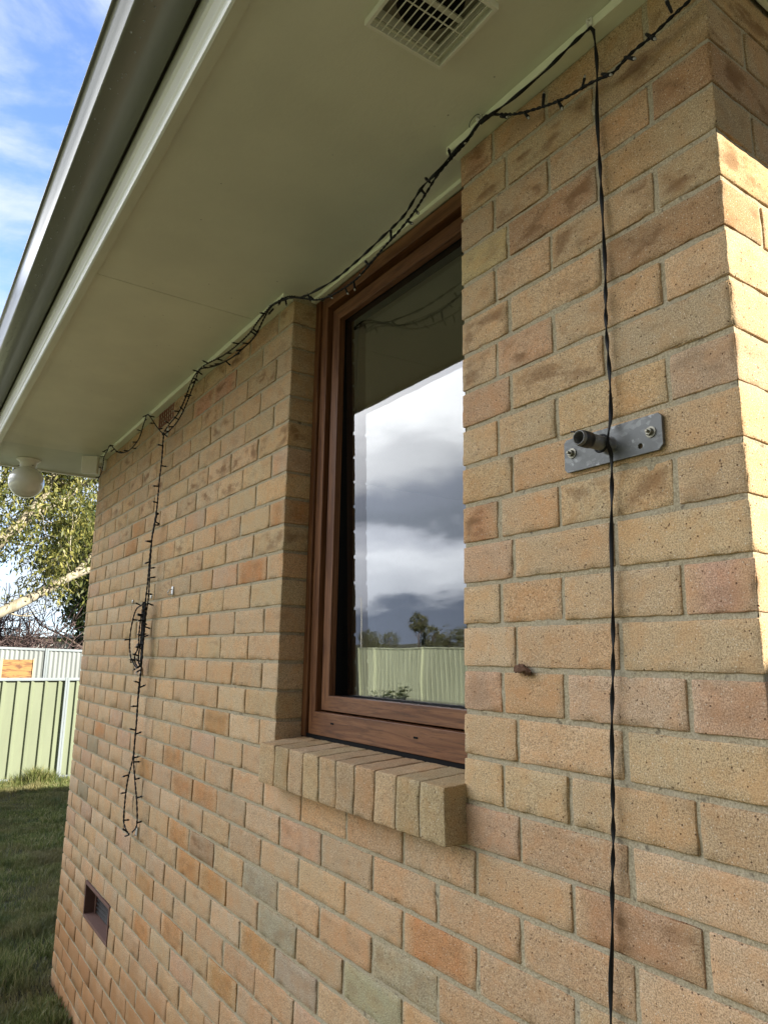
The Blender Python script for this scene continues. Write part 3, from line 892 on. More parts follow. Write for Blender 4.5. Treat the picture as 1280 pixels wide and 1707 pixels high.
# throat plate with a round hole
o4 = [(vx0+0.014,vy0+0.014),(vx1-0.014,vy0+0.014),(vx1-0.014,vy1-0.014),(vx0+0.014,vy1-0.014)]
seg = 32
circ = [(cxv+0.067*math.cos(2*math.pi*k/seg-2.356), cyv+0.067*math.sin(2*math.pi*k/seg-2.356)) for k in range(seg)]
sq = []
for k in range(seg):
    s_ = k/8.0; e = int(s_) % 4; f_ = s_-int(s_)
    sq.append((o4[e][0]*(1-f_)+o4[(e+1)%4][0]*f_, o4[e][1]*(1-f_)+o4[(e+1)%4][1]*f_))
vs = [(*p, zv+0.028) for p in circ]+[(*p, zv+0.028) for p in sq]
mb.add(vs, [(k, (k+1)%seg, seg+(k+1)%seg, seg+k) for k in range(seg)])
mb.build('throat_plate', mat_simple('vent_throat', (0.20,0.19,0.14), 0.6), vent)
# soffit sheets, with the vent opening left out
mb = MB()
mb.box(-4.048, -1.752, -0.583, 0.17, ZS, ZS+0.006)
for (a, b, c, d) in ((-1.7485, vx0+0.012, -0.583, 0.17), (vx1-0.012, 0.584, -0.583, 0.17), (vx0+0.012, vx1-0.012, -0.583, vy0+0.012), (vx0+0.012, vx1-0.012, vy1-0.012, 0.17)):
    mb.box(a, b, c, d, ZS, ZS+0.006)
mb.box(0.002, 0.584, 0.1725, 7.58, ZS, ZS+0.006)
mb.box(-4.05, 0.584, 7.0, 7.583, ZS+0.0005, ZS+0.006)
for (a, b, c, d) in ((-4.5, vx0, -0.3, 7.5), (vx1, 0.58, -0.3, 7.5)):
    mb.box(a, b, c, d, ZS+0.075, ZS+0.08)
mb.box(-1.76, -1.74, -0.58, 0.1, ZS+0.0075, ZS+0.010); mb.box(-4.06, -4.04, -0.58, 0.1, ZS+0.0095, ZS+0.012)
mb.build('soffit', MAT['soffit'], house)

# ------------------------------------------------------------------ wall vents
mb = MB(); z0v, z1v = 0.511, 0.677
def openbox(mb, x0, x1, z0, z1, t, y0, y1):
    ring(mb, x0, x1, z0, z1, t, t, t, t, y0, y1, 0.004)
openbox(mb, VL0, VL1, z0v, z1v, 0.014, -0.004, 0.095)
mb.mi = [0]*len(mb.f)
lowv = mb.build('sub_floor_vent', MAT['terracotta'], house, bevel=0.0015)
mb = MB(); mb.box(VL0+0.01, VL0+0.045, 0.044, 0.09, z0v+0.012, z1v-0.012)
mb.build('back_plate', MAT['terracotta'], lowv)
mb = MB()
for k in range(7):
    zz = z0v+0.022+k*0.019
    mb.add([(VL0+0.046,0.047,zz),(VL1-0.018,0.047,zz),(VL1-0.018,0.070,zz+0.014),(VL0+0.046,0.070,zz+0.014),
            (VL0+0.046,0.047,zz+0.004),(VL1-0.018,0.047,zz+0.004),(VL1-0.018,0.070,zz+0.018),(VL0+0.046,0.070,zz+0.018)],
           [(0,3,2,1),(4,5,6,7),(0,1,5,4),(2,3,7,6)])
mb.build('louvre', mat_simple('louvre_grey', (0.022,0.018,0.015), 0.7), lowv)
mb = MB(); mb.box(VL0+0.044, VL1-0.01, 0.074, 0.10, z0v+0.01, z1v-0.01); mb.build('backing', MAT['dark'], lowv)
# terracotta air brick under the eave
mb = MB(); za, zb2 = Z0+C+0.005, Z0+2*C-0.005
cols, rows_ = 6, 3
W_ = VU1-VU0; H_ = zb2-za
xsb = [VU0+W_*t for t in (0,.09,.20,.245,.355,.40,.51,.555,.665,.71,.82,.865,.96,1.0)][:]
xbars = [(VU0, VU0+0.018)]+[(VU0+0.018+0.0335*k+0.0255, VU0+0.018+0.0335*(k+1)) for k in range(5)]+[(VU1-0.019, VU1)]
for a, b in xbars: mb.box(a, b, -0.001, 0.05, za, zb2)
zbars = [(za, za+0.009), (za+0.0265, za+0.031), (za+0.0475, za+0.052), (zb2-0.009, zb2)]
for a, b in zbars:
    for k in range(len(xbars)-1): mb.box(xbars[k][1], xbars[k+1][0], 0.0005, 0.05, a, b)
airb = mb.build('air_brick', mat_simple('dark_terracotta', (0.20, 0.075, 0.04), 0.85, var=0.2, bump=0.0005), house)
mb = MB(); mb.box(VU0+0.004, VU1-0.004, 0.045, 0.06, za, zb2); mb.build('backing', MAT['dark'], airb)
# ------------------------------------------------------------------ pipe bracket on the right-hand brickwork
bk = empty('pipe_bracket', (-0.229, 0.0, 2.184), 'galvanised steel plate with stub of grey pipe bolted to bricks right of the window', 'bracket')
px0, px1, pz0, pz1, yf, yb = -0.331, -0.127, 2.1535, 2.2155, -0.0085, -0.0025
hx, hz_ = -0.169, 2.1675
mb = MB(); c_ = 0.006
outl = [(px0+c_,pz0),(px1-c_*1.4,pz0),(px1,pz0+c_*1.4),(px1,pz1-c_),(px1-c_,pz1),(px0+c_,pz1),(px0,pz1-c_),(px0,pz0+c_)]
# plate front with a bolt hole: outline joined to the hole through a square
sqs = 0.012; seg = 16
hole = [(hx+0.0048*math.cos(2*math.pi*k/seg-2.356), hz_+0.0048*math.sin(2*math.pi*k/seg-2.356)) for k in range(seg)]
sq4 = [(hx-sqs,hz_-sqs+0.001),(hx+sqs,hz_-sqs+0.001),(hx+sqs,hz_+sqs),(hx-sqs,hz_+sqs)]
sqp = []
for k in range(seg):
    s_ = k/4.0; e = int(s_) % 4; f_ = s_-int(s_)
    sqp.append((sq4[e][0]*(1-f_)+sq4[(e+1)%4][0]*f_, sq4[e][1]*(1-f_)+sq4[(e+1)%4][1]*f_))
for y_, flip in ((yf, False), (yb, True)):
    v = [(a, y_, b) for a, b in hole]+[(a, y_, b) for a, b in sqp]
    fs = [(k, (k+1)%seg, seg+(k+1)%seg, seg+k) for k in range(seg)]
    mb.add(v, fs if flip else [tuple(reversed(f)) for f in fs])
    o8 = [(a, y_, b) for a, b in outl]; s4 = [(a, y_, b) for a, b in sq4]
    v = o8+s4
    fs = [(0,1,9,8),(1,2,9),(2,3,10,9),(3,4,10),(4,5,11,10),(5,6,11),(6,7,8,11),(7,0,8)]
    mb.add(v, [tuple(reversed(f)) for f in fs] if flip else fs)
n8 = 8
mb.add([(a, yf, b) for a, b in outl]+[(a, yb, b) for a, b in outl], [(k, n8+k, n8+(k+1)%n8, (k+1)%n8) for k in range(n8)])
mb.add([(a, yf, b) for a, b in hole]+[(a, yb, b) for a, b in hole], [(k, (k+1)%seg, seg+(k+1)%seg, seg+k) for k in range(seg)])
mb.build('mounting_plate', MAT['galv'], bk)
pc = (-0.231, 2.183)
mb = MB()
ro, ri, yl = 0.0128, 0.0104, -0.087
mb.lathe([(ri,-0.006),(ri,-yl),(ro,-yl),(ro,0.007),(ro+0.003,0.0085)][::1], (pc[0], 0, pc[1]), (0,-1,0), 32)
# proper open pipe: inner wall from mouth back to the plate
mb = MB(); mb.lathe([(ri,0.009),(ri,0.085),(ri+0.0006,0.087),(ro-0.0006,0.087),(ro,0.085),(ro,0.0105),(ro+0.0035,0.0086)], (pc[0], 0, pc[1]), (0,-1,0), 40)
mb.build('pipe', MAT['galv_pipe'], bk, smooth=True)
mb = MB(); mb.lathe([(ro+0.0002,0.060),(ro+0.0013,0.0605),(ro+0.0015,0.070),(ro+0.0012,0.0795),(ro+0.0002,0.080)], (pc[0],0,pc[1]), (0,-1,0), 40)
mb.tube([(pc[0]-0.010, -0.073, pc[1]+0.011),(pc[0]-0.015,-0.079,pc[1]+0.015),(pc[0]-0.021,-0.081,pc[1]+0.0165)], 0.0013, 6)
mb.build('tape_band', MAT['tape'], bk, smooth=True)
mb = MB(); mb.lathe([(0.0,0.0092),(ri,0.0092)], (pc[0],0,pc[1]), (0,-1,0), 24); mb.build('pipe_bottom', MAT['dark'], bk)
for bx, bz in ((-0.3125, 2.1875), (-0.1475, 2.186)):
    mb = MB()
    mb.lathe([(0.0,0.0086),(0.0095,0.0086),(0.0095,0.0104),(0.006,0.0108)], (bx,0,bz), (0,-1,0), 24)
    w = mb.build('washer', MAT['washer'], bk)
    mb = MB(); seg = 6
    mb.lathe([(0.0065,0.0105),(0.0065,0.0158),(0.0057,0.0166),(0.0028,0.0166),(0.0028,0.0220),(0.0022,0.0226),(0.0,0.0226)], (bx,0,bz), (0,-1,0), 6)
    mb.build('bolt', MAT['washer'], bk)

# mud wasp nest in the bed joint
mb = MB(); P = []
seg, rings = 22, 18
for i in range(rings+1):
    t = i/rings
    for k in range(seg):
        th = 2*math.pi*k/seg
        rad = 0.0085*math.sin(math.pi*min(max(t,0.03),0.97))**0.5*(1+0.22*math.sin(3*th+5*t)+0.12*math.sin(7*th+t*11))
        P.append((-0.474+0.046*t, -0.004-0.9*rad*max(0, math.sin(th))-0.002, 1.7985+rad*math.cos(th)+0.003*math.sin(t*5)))
Pn = np.array(P); Pn[:, 1] -= 0.0022*vnoise(Pn, 260, 3)+0.001; Pn[:, 2] += 0.0026*vnoise(Pn, 200, 4)+0.0016*vnoise(Pn, 420, 6); P = Pn.tolist()
mb.add(P, [(i*seg+k, i*seg+(k+1)%seg, (i+1)*seg+(k+1)%seg, (i+1)*seg+k) for i in range(rings) for k in range(seg)])
nest = mb.build('wasp_nest', MAT['mud'], smooth=True); fix_origin(nest, (-0.45, 0.0, 1.798))
setp(nest, 'small brown mud wasp nest stuck in the mortar right of the window', 'wasp nest')

# ------------------------------------------------------------------ globe light and floodlight
gl = empty('globe_light', (-4.415, -0.385, ZS), 'round white glass globe lamp hanging under the far end of the eave', 'lamp')
mb = MB(); mb.lathe([(0.0,0.0),(0.070,0.0),(0.071,-0.006),(0.062,-0.014),(0.050,-0.024),(0.049,-0.048),(0.046,-0.056),(0.0,-0.056)][::-1], (-4.415,-0.385,ZS), (0,0,1), 40)
mb.build('fitting', MAT['whiteplastic'], gl, smooth=True)
mb = MB(); prof = []
for k in range(25):
    th = 0.42 + (math.pi-0.42)*k/24
    prof.append((0.105*math.sin(th), -0.148+0.105*math.cos(th)*0.98))
mb.lathe(prof, (-4.415,-0.385,ZS), (0,0,1), 48)
mb.build('glass_globe', MAT['opal'], gl, smooth=True)
for a in (0.4, 2.5, 4.6):
    mb = MB(); mb.tube([(-4.415+0.047*math.cos(a), -0.385+0.047*math.sin(a), ZS-0.046), (-4.415+0.058*math.cos(a), -0.385+0.058*math.sin(a), ZS-0.046)], 0.003, 8)
    mb.build('thumb_screw', MAT['washer'], gl)
fl = empty('floodlight', (-4.03, 0.0, 2.975), 'small white floodlight on the far top corner of the brick wall', 'floodlight')
mb = MB(); mb.lathe([(0.0,0.0),(0.036,0.0),(0.036,0.012),(0.026,0.022),(0.0,0.022)], (-4.03,0,2.965), (0,-1,0), 24); mb.build('mount', MAT['whiteplastic'], fl, smooth=False)
mb = MB(); mb.tube([(-4.03,-0.02,2.965),(-4.03,-0.04,2.965),(-4.035,-0.055,2.962)], 0.011, 10); mb.build('arm', MAT['whiteplastic'], fl, smooth=True)
ang = R_(-28); ca, sa = math.cos(ang), math.sin(ang)
mb = MB(); mb.box(-0.022, 0.022, -0.055, 0.045, -0.06, 0.05)
mb.v = [(-4.045+x*ca-y*sa, -0.082+x*sa+y*ca, 2.962+z) for x, y, z in mb.v]
mb.build('housing', MAT['whiteplastic'], fl, bevel=0.009)
mb = MB(); mb.box(-0.030, -0.0225, -0.050, 0.040, -0.055, 0.045)
mb.v = [(-4.045+x*ca-y*sa, -0.082+x*sa+y*ca, 2.962+z) for x, y, z in mb.v]
mb.build('lens', MAT['lens'], fl, bevel=0.004)

# ------------------------------------------------------------------ fairy lights and cables
PATHS = json.loads('''{"string":[[-0.007,-0.035,2.888],[-0.043,-0.035,2.885],[-0.082,-0.035,2.879],[-0.112,-0.035,2.879],[-0.134,-0.035,2.875],[-0.164,-0.035,2.867],[-0.191,-0.035,2.876],[-0.225,-0.035,2.885],[-0.277,-0.035,2.896],[-0.339,-0.035,2.92],[-0.406,-0.035,2.95],[-0.46,-0.035,2.987],[-0.494,-0.046,2.998],[-0.56,-0.035,2.99],[-0.62,-0.035,2.978],[-0.67,-0.035,2.966],[-0.712,-0.035,2.945],[-0.766,-0.035,2.919],[-0.831,-0.035,2.898],[-0.899,-0.035,2.886],[-0.98,-0.035,2.867],[-1.048,-0.035,2.856],[-1.147,-0.035,2.863],[-1.257,-0.035,2.889],[-1.357,-0.035,2.936],[-1.467,-0.035,2.99],[-1.579,-0.043,2.998],[-1.653,-0.035,2.987],[-1.724,-0.035,2.946],[-1.829,-0.035,2.938],[-1.973,-0.035,2.941],[-2.17,-0.035,2.978],[-2.268,-0.044,2.998],[-2.345,-0.035,2.974],[-2.429,-0.035,2.903],[-2.514,-0.035,2.857],[-2.607,-0.035,2.834],[-2.729,-0.035,2.836],[-2.855,-0.035,2.899],[-2.988,-0.047,2.998],[-3.098,-0.035,2.985],[-3.166,-0.035,2.921],[-3.316,-0.035,2.898],[-3.504,-0.035,2.918],[-3.664,-0.035,2.973],[-3.67,-0.063,2.998],[-3.827,-0.045,2.998],[-3.936,-0.035,2.987],[-3.934,-0.035,2.941],[-3.976,-0.035,2.893],[-4.056,-0.035,2.863]],"string2":[[-1.572,-0.047,2.998],[-1.691,-0.036,2.998],[-1.792,-0.03,2.983],[-1.897,-0.03,2.979],[-2.042,-0.03,2.986],[-2.188,-0.042,2.998],[-2.262,-0.046,2.998],[-2.391,-0.031,2.998],[-2.487,-0.03,2.927],[-2.567,-0.03,2.887],[-2.673,-0.03,2.87],[-2.748,-0.03,2.851]],"cable":[[-0.204,-0.04,2.995],[-0.23,-0.04,2.995],[-0.268,-0.04,2.992],[-0.315,-0.04,2.987],[-0.365,-0.04,2.987],[-0.418,-0.04,2.989],[-0.47,-0.04,2.995],[-0.504,-0.043,2.998],[-0.554,-0.04,2.99],[-0.614,-0.04,2.981],[-0.664,-0.04,2.969],[-0.723,-0.04,2.963],[-0.76,-0.04,2.947],[-0.806,-0.04,2.925],[-0.892,-0.04,2.916],[-1.01,-0.04,2.907],[-1.141,-0.04,2.905],[-1.25,-0.04,2.918],[-1.348,-0.04,2.937],[-1.456,-0.04,2.977],[-1.568,-0.048,2.998]],"drop":[[-0.204,-0.04,2.998],[-0.2,-0.035,2.989],[-0.202,-0.03,2.974],[-0.212,-0.014,2.93],[-0.219,-0.012,2.831],[-0.218,-0.012,2.702],[-0.218,-0.012,2.603],[-0.218,-0.012,2.508],[-0.222,-0.012,2.405],[-0.22,-0.012,2.313],[-0.22,-0.014,2.236],[-0.213,-0.032,2.196],[-0.214,-0.034,2.177],[-0.219,-0.02,2.163],[-0.226,-0.012,2.12],[-0.233,-0.012,2.018],[-0.236,-0.012,1.918],[-0.241,-0.012,1.82],[-0.249,-0.012,1.725],[-0.253,-0.012,1.633],[-0.257,-0.012,1.542],[-0.263,-0.012,1.471],[-0.267,-0.012,1.401],[-0.274,-0.012,1.332],[-0.277,-0.012,1.276]],"hang_a":[[-2.734,-0.036,2.832],[-2.735,-0.036,2.726],[-2.743,-0.036,2.612],[-2.753,-0.036,2.471],[-2.777,-0.036,2.389],[-2.791,-0.036,2.335],[-2.781,-0.036,2.194],[-2.772,-0.036,2.056],[-2.787,-0.036,1.976],[-2.794,-0.036,1.868],[-2.796,-0.036,1.776],[-2.797,-0.036,1.684],[-2.804,-0.036,1.58],[-2.802,-0.036,1.477],[-2.808,-0.036,1.37],[-2.862,-0.036,1.267],[-2.878,-0.036,1.165],[-2.876,-0.036,1.095],[-2.818,-0.036,1.065],[-2.778,-0.036,1.058],[-2.837,-0.036,1.036]],"hang_b":[[-2.738,-0.036,2.449],[-2.791,-0.036,2.335],[-2.8,-0.036,2.196],[-2.809,-0.036,2.058],[-2.826,-0.036,1.95],[-2.796,-0.036,1.776],[-2.808,-0.036,1.657],[-2.799,-0.036,1.528],[-2.799,-0.036,1.371],[-2.754,-0.036,1.283],[-2.701,-0.036,1.194],[-2.677,-0.036,1.113],[-2.736,-0.036,1.071]],"hang_c":[[-2.805,-0.044,2.041],[-2.915,-0.044,2.022],[-2.969,-0.044,1.968],[-2.988,-0.044,1.898],[-2.962,-0.044,1.814],[-2.922,-0.044,1.782],[-2.837,-0.044,1.756],[-2.786,-0.044,1.776],[-2.801,-0.044,1.895],[-2.821,-0.044,2.031]],"hang_d":[[-2.805,-0.044,2.041],[-2.834,-0.044,1.977],[-2.843,-0.044,1.909],[-2.843,-0.044,1.842],[-2.882,-0.044,1.809],[-2.862,-0.044,1.775],[-2.8,-0.044,1.757],[-2.764,-0.044,1.794],[-2.783,-0.044,1.895],[-2.777,-0.044,2.04]],"hang_e":[[-2.796,-0.044,2.041],[-2.807,-0.044,1.949],[-2.813,-0.044,1.868],[-2.822,-0.044,1.802],[-2.793,-0.044,1.768],[-2.77,-0.044,1.815],[-2.779,-0.044,1.948],[-2.786,-0.044,2.04]],"bulbs":[[[-0.041,-0.035,2.896],[-0.045,-0.035,2.919]],[[-0.089,-0.035,2.889],[-0.073,-0.035,2.866]],[[-0.134,-0.035,2.878],[-0.111,-0.035,2.856]],[[-0.184,-0.035,2.881],[-0.162,-0.035,2.861]],[[-0.233,-0.035,2.885],[-0.22,-0.035,2.901]],[[-0.331,-0.035,2.92],[-0.328,-0.035,2.951]],[[-0.292,-0.035,2.901],[-0.278,-0.035,2.865]],[[-0.382,-0.035,2.937],[-0.363,-0.035,2.904]],[[-0.451,-0.035,2.976],[-0.412,-0.035,2.945]],[[-0.62,-0.035,2.978],[-0.622,-0.05,2.998]],[[-0.585,-0.035,2.994],[-0.548,-0.035,2.971]],[[-0.722,-0.035,2.943],[-0.747,-0.035,2.979]],[[-0.703,-0.035,2.965],[-0.72,-0.035,2.987]],[[-0.759,-0.035,2.918],[-0.731,-0.035,2.885]],[[-0.792,-0.035,2.906],[-0.758,-0.035,2.875]],[[-0.866,-0.035,2.893],[-0.861,-0.035,2.922]],[[-0.971,-0.035,2.868],[-1.006,-0.035,2.912]],[[-1.017,-0.035,2.866],[-1.004,-0.035,2.851]],[[-1.096,-0.035,2.856],[-1.075,-0.035,2.818]],[[-1.048,-0.035,2.852],[-1.04,-0.035,2.816]],[[-1.19,-0.035,2.874],[-1.146,-0.035,2.836]],[[-1.288,-0.035,2.904],[-1.346,-0.035,2.95]],[[-1.308,-0.035,2.909],[-1.313,-0.035,2.932]],[[-1.504,-0.039,2.998],[-1.541,-0.035,2.969]],[[-1.484,-0.035,2.984],[-1.463,-0.035,2.941]],[[-1.581,-0.035,2.992],[-1.603,-0.035,2.979]]]}''')
def spline(pts, step=0.012):
    P = [Vector(p) for p in pts]; out = []
    for i in range(len(P)-1):
        p0, p1, p2, p3 = P[max(i-1,0)], P[i], P[i+1], P[min(i+2,len(P)-1)]
        n_ = max(1, int((p2-p1).length/step))
        for k in range(n_):
            t = k/n_
            out.append(0.5*((2*p1)+(-p0+p2)*t+(2*p0-5*p1+4*p2-p3)*t*t+(-p0+3*p1-3*p2+p3)*t**3))
    out.append(P[-1]); return out
def twisted(mb, pts, rad, off, pitch, strands=2, seg=6, wob=0.0, seed=0):
    """a pair of wires twisted round each other"""
    P = spline(pts, 0.006); n_ = len(P)
    rw = random.Random(seed); ph0 = rw.random()*6
    T = [(P[min(i+1,n_-1)]-P[max(i-1,0)]).normalized() for i in range(n_)]
    a = T[0].orthogonal().normalized(); L = [[] for _ in range(strands)]; d = 0
    for i in range(n_):
        if i: d += (P[i]-P[i-1]).length
        a = a-T[i]*a.dot(T[i]); a = a.normalized(); b = T[i].cross(a)
        w = Vector((math.sin(d*31+ph0), 0, math.cos(d*27+ph0)))*wob
        for s_ in range(strands):
            th = 2*math.pi*(d/pitch+s_/strands)+0.8*math.sin(d*40)
            L[s_].append(P[i]+w+(a*math.cos(th)+b*math.sin(th))*off)
    for l_ in L: mb.tube(l_, rad, seg)
    return P
bulb_src = None
def bulb_mesh():
    """one LED stalk along +z, 20 mm long, base at the origin"""
    mb = MB()
    mb.lathe([(0.0,-0.002),(0.0020,-0.002),(0.0024,0.004),(0.0023,0.012),(0.0028,0.0125),(0.0028,0.0170),(0.0,0.0170)], (0,0,0), (0,0,1), 8, 0)
    mb.lathe([(0.0020,0.0168),(0.0021,0.019),(0.0012,0.0215),(0.0,0.0220)], (0,0,0), (0,0,1), 8, 1)
    me_o = mb.build('bulb', [MAT['cable'], MAT['led']], None, smooth=True)
    return me_o
src = bulb_mesh(); BM = src.data; bpy.data.objects.remove(src)
def put_bulb(parent, base, dirv, s=1.0):
    o = bpy.data.objects.new('bulb', BM); COL.objects.link(o)
    o.parent = parent
    q = Vector(dirv).normalized().to_track_quat('Z', 'Y')
    o.location = Vector(base)-wloc(parent); o.rotation_mode = 'QUATERNION'; o.rotation_quaternion = q
    o.scale = (s, s, s)
    return o
rb = random.Random(21)
def auto_bulbs(parent, P, start, stop, gap, s=1.0):
    d = 0; nxt = start
    for i in range(1, len(P)):
        d += (P[i]-P[i-1]).length
        if d > stop: break
        if d >= nxt:
            t = (P[i]-P[i-1]).normalized()
            v = Vector((rb.gauss(0, .35), rb.choice((-1, -1, 0.9)), rb.gauss(0, .45))); v -= t*v.dot(t)*0.5
            b = Vector(P[i])
            if b.z+v.normalized().z*0.02 > 3.018: v.z = -abs(v.z)
            if b.y+v.normalized().y*0.02 > -0.003: v.y = -abs(v.y)
            put_bulb(parent, b, v, s); nxt = d+gap*rb.uniform(0.75, 1.25)
fs1 = empty('fairy_light_string', PATHS['string'][0], 'black fairy light string with stubby bulbs swagged along the wall top under the eave', 'fairy lights')
mb = MB(); P = twisted(mb, PATHS['string'], 0.0018, 0.0018, 0.034, wob=0.0008, seed=1)
twisted(mb, PATHS['string2'], 0.0018, 0.0018, 0.034, seed=2)
mb.build('wire', MAT['cable'], fs1, smooth=True)
for b, t in PATHS['bulbs']:
    b, t = Vector(b), Vector(t); v = t-b; v.y = rb.uniform(-0.008, 0.004)
    put_bulb(fs1, b, v, min(1.35, max(0.95, 1.1*(t-b).length/0.021)))
dtot = 0
for i in range(1, len(P)):
    dtot += (P[i]-P[i-1]).length
    if P[i].x < -1.60: break
auto_bulbs(fs1, P, dtot+0.03, 99, 0.075, 1.25)
P2 = spline(PATHS['string2'], 0.006); auto_bulbs(fs1, P2, 0.08, 99, 0.10, 1.25)

fs2 = empty('fairy_light_string', PATHS['hang_a'][0], 'bunched black fairy lights hanging in a long loop down the far part of the wall', 'fairy lights')
mb = MB()
for i, k in enumerate(('hang_a', 'hang_b', 'hang_c', 'hang_d', 'hang_e')):
    Pk = twisted(mb, PATHS[k], 0.0021, 0.0019, 0.045, wob=0.002, seed=5+i)
    auto_bulbs(fs2, Pk, 0.05, 99, 0.095 if k in ('hang_a', 'hang_b') else 0.12, 1.4)
# knots where the loops are tied
for c_ in [PATHS['hang_a'][0], PATHS['hang_b'][0], PATHS['hang_c'][0], PATHS['hang_c'][5]]:
    for k in range(4):
        th0 = rb.random()*6; rr_ = rb.uniform(0.006, 0.011)
        ax = Vector((rb.uniform(-1,1), rb.uniform(-.3,.3), rb.uniform(-1,1))).normalized(); a = ax.orthogonal().normalized(); b = ax.cross(a)
        loop = [Vector(c_)+(a*math.cos(th)+b*math.sin(th)*0.6)*rr_ for th in np.linspace(0, 2*math.pi, 14)]
        mb.tube(loop, 0.0016, 5)
mb.build('wire', MAT['cable'], fs2, smooth=True)

# flat twin cable draped with the lights, then dropping past the pipe
pc_ = spline(PATHS['cable'], 0.006)
pd_ = spline(PATHS['drop'], 0.008)
mb = MB(); mb.tube(pc_, 0.002, 10, flat=(0.0040, 0.0019), twist=52.0)
fc = mb.build('power_cable', MAT['cable'], smooth=True); fix_origin(fc, PATHS['cable'][0])
setp(fc, 'plain black flat cable running beside the fairy lights along the soffit edge', 'cable')
mb = MB(); mb.tube(pd_+[Vector((-0.285,-0.012,0.9)), Vector((-0.29,-0.012,0.012))], 0.002, 10, flat=(0.0038, 0.0017), twist=42.0)
# the turn taken round the pipe
turn = [Vector((pc[0]+(ro+0.0022)*math.cos(t), -0.030-0.0035*t/6.28+0.002, pc[1]+(ro+0.0022)*math.sin(t))) for t in np.linspace(0.2, 5.9, 26)]
mb.tube(turn, 0.0018, 8)
dc = mb.build('hanging_cable', MAT['cable'], smooth=True); fix_origin(dc, PATHS['drop'][0])
setp(dc, 'black twisted cable hanging straight down the right bricks past the pipe stub', 'cable')
mb = MB(); c0 = Vector((-0.500,-0.040,2.996))
loop = [c0+Vector((-0.018+0.018*math.cos(t), -0.012, 0.006+0.012*math.sin(t))) for t in np.linspace(-0.5, 3.6, 16)]
mb.tube(loop, 0.0009, 6)
for k in range(3): mb.tube([c0+Vector((-0.006+0.005*k, -0.006, -0.006)), c0+Vector((0.010+0.005*k, 0.004, 0.004))], 0.0034, 8)
kn = mb.build('cable_knot', MAT['cable'], smooth=True); fix_origin(kn, c0)
setp(kn, 'tight black knot of wires at the clip above the right end of the window', 'cable tie')

# little white adhesive clips holding the lights
LBL = ['white clip on the bead above the hanging cable near the house corner', 'white clip on the bead beside the black knot of wires',
       'white clip left of the window top where the lights bunch', 'white clip on the bead between window and air brick',
       'white clip on the bead left of the air brick', 'farthest white clip on the bead beside the floodlight']
for i, (x, y, z) in enumerate(((-0.207,-0.036,3.010), (-0.515,-0.040,3.009), (-1.600,-0.038,3.008), (-2.287,-0.038,3.006), (-3.017,-0.038,3.006), (-3.765,-0.038,3.008))):
    t = empty('cable_clip', (x, y, z), LBL[i], 'clip', 'white clips along the eave bead')
    mb = MB(); mb.box(x-0.006, x+0.006, y-0.0022, y+0.0018, z-0.006, z+0.0105)
    mb.build('pad', MAT['clip'], t, bevel=0.0006)
    mb = MB(); mb.tube([(x+0.002,y-0.002,z+0.004),(x+0.002,y-0.009,z+0.002),(x+0.002,y-0.011,z-0.005),(x+0.002,y-0.005,z-0.010)], 0.0018, 6)
    mb.build('hook', MAT['clip'], t, smooth=True)
LBL = ['clear plastic hook on bricks right of the hanging lights', 'clear plastic hook holding the top knot of the hanging lights',
       'clear plastic hook under the middle bunch of hanging lights', 'clear plastic hook at the bottom loop of the hanging lights']
for i, (x, z) in enumerate(((-2.536, 2.084), (-2.785, 2.862), (-2.905, 1.735), (-2.780, 1.066))):
    t = empty('wall_hook', (x, 0, z), LBL[i], 'hook', 'clear hooks stuck on the wall')
    mb = MB(); mb.box(x-0.011, x+0.011, -0.0065, -0.002, z-0.019, z+0.019); mb.build('pad', MAT['clearhook'], t, bevel=0.002)
    mb = MB(); mb.tube([(x,-0.008,z+0.006),(x,-0.018,z+0.002),(x,-0.024,z-0.010),(x,-0.018,z-0.020),(x,-0.008,z-0.014)], 0.0028, 8)
    mb.build('hook', MAT['clearhook'], t, smooth=True)
LBL = ['round white adhesive dot right of the fairy light loops', 'round white adhesive dot left of the fairy light loops']
for i, (x, z) in enumerate(((-2.842, 2.076), (-3.148, 2.07))):
    mb = MB(); mb.lathe([(0.0,0.0015),(0.010,0.0015),(0.0095,0.0045),(0.0,0.0055)], (x,0,z), (0,-1,0), 16)
    o = mb.build('adhesive_dot', MAT['clip'], smooth=True); fix_origin(o, (x, 0, z)); setp(o, LBL[i], 'adhesive dot', 'white dots left on the wall')
# ------------------------------------------------------------------ steel fences
def rib_panel(mb, p0, p1, z0a, z1a, z0b, z1b, pitch, depth, style='trap', nx=None):
    """ribbed sheet from p0 to p1 (x,y); heights at both ends"""
    p0 = Vector(p0).to_3d(); p1 = Vector(p1).to_3d(); L = (p1-p0).length; t = (p1-p0)/L; nrm = Vector((t.y, -t.x, 0))
    if style == 'trap': cyc = [(0,0),(0.50,0),(0.56,1),(0.67,1),(0.86,0),(1.0,0)]
    else: cyc = [(k/8, 0.5-0.5*math.cos(2*math.pi*k/8)) for k in range(9)]
    prof = []; s_ = 0
    while s_ < L:
        for a, h in cyc[:-1]:
            if s_+a*pitch < L: prof.append((s_+a*pitch, h*depth))
        s_ += pitch
    prof.append((L, 0)); vs = []
    for s_, h in prof:
        f_ = s_/L; q = p0+t*s_+nrm*h
        vs.append((q.x, q.y, z0a*(1-f_)+z0b*f_)); vs.append((q.x, q.y, z1a*(1-f_)+z1b*f_))
    mb.add(vs, [(2*i, 2*i+2, 2*i+3, 2*i+1) for i in range(len(prof)-1)])
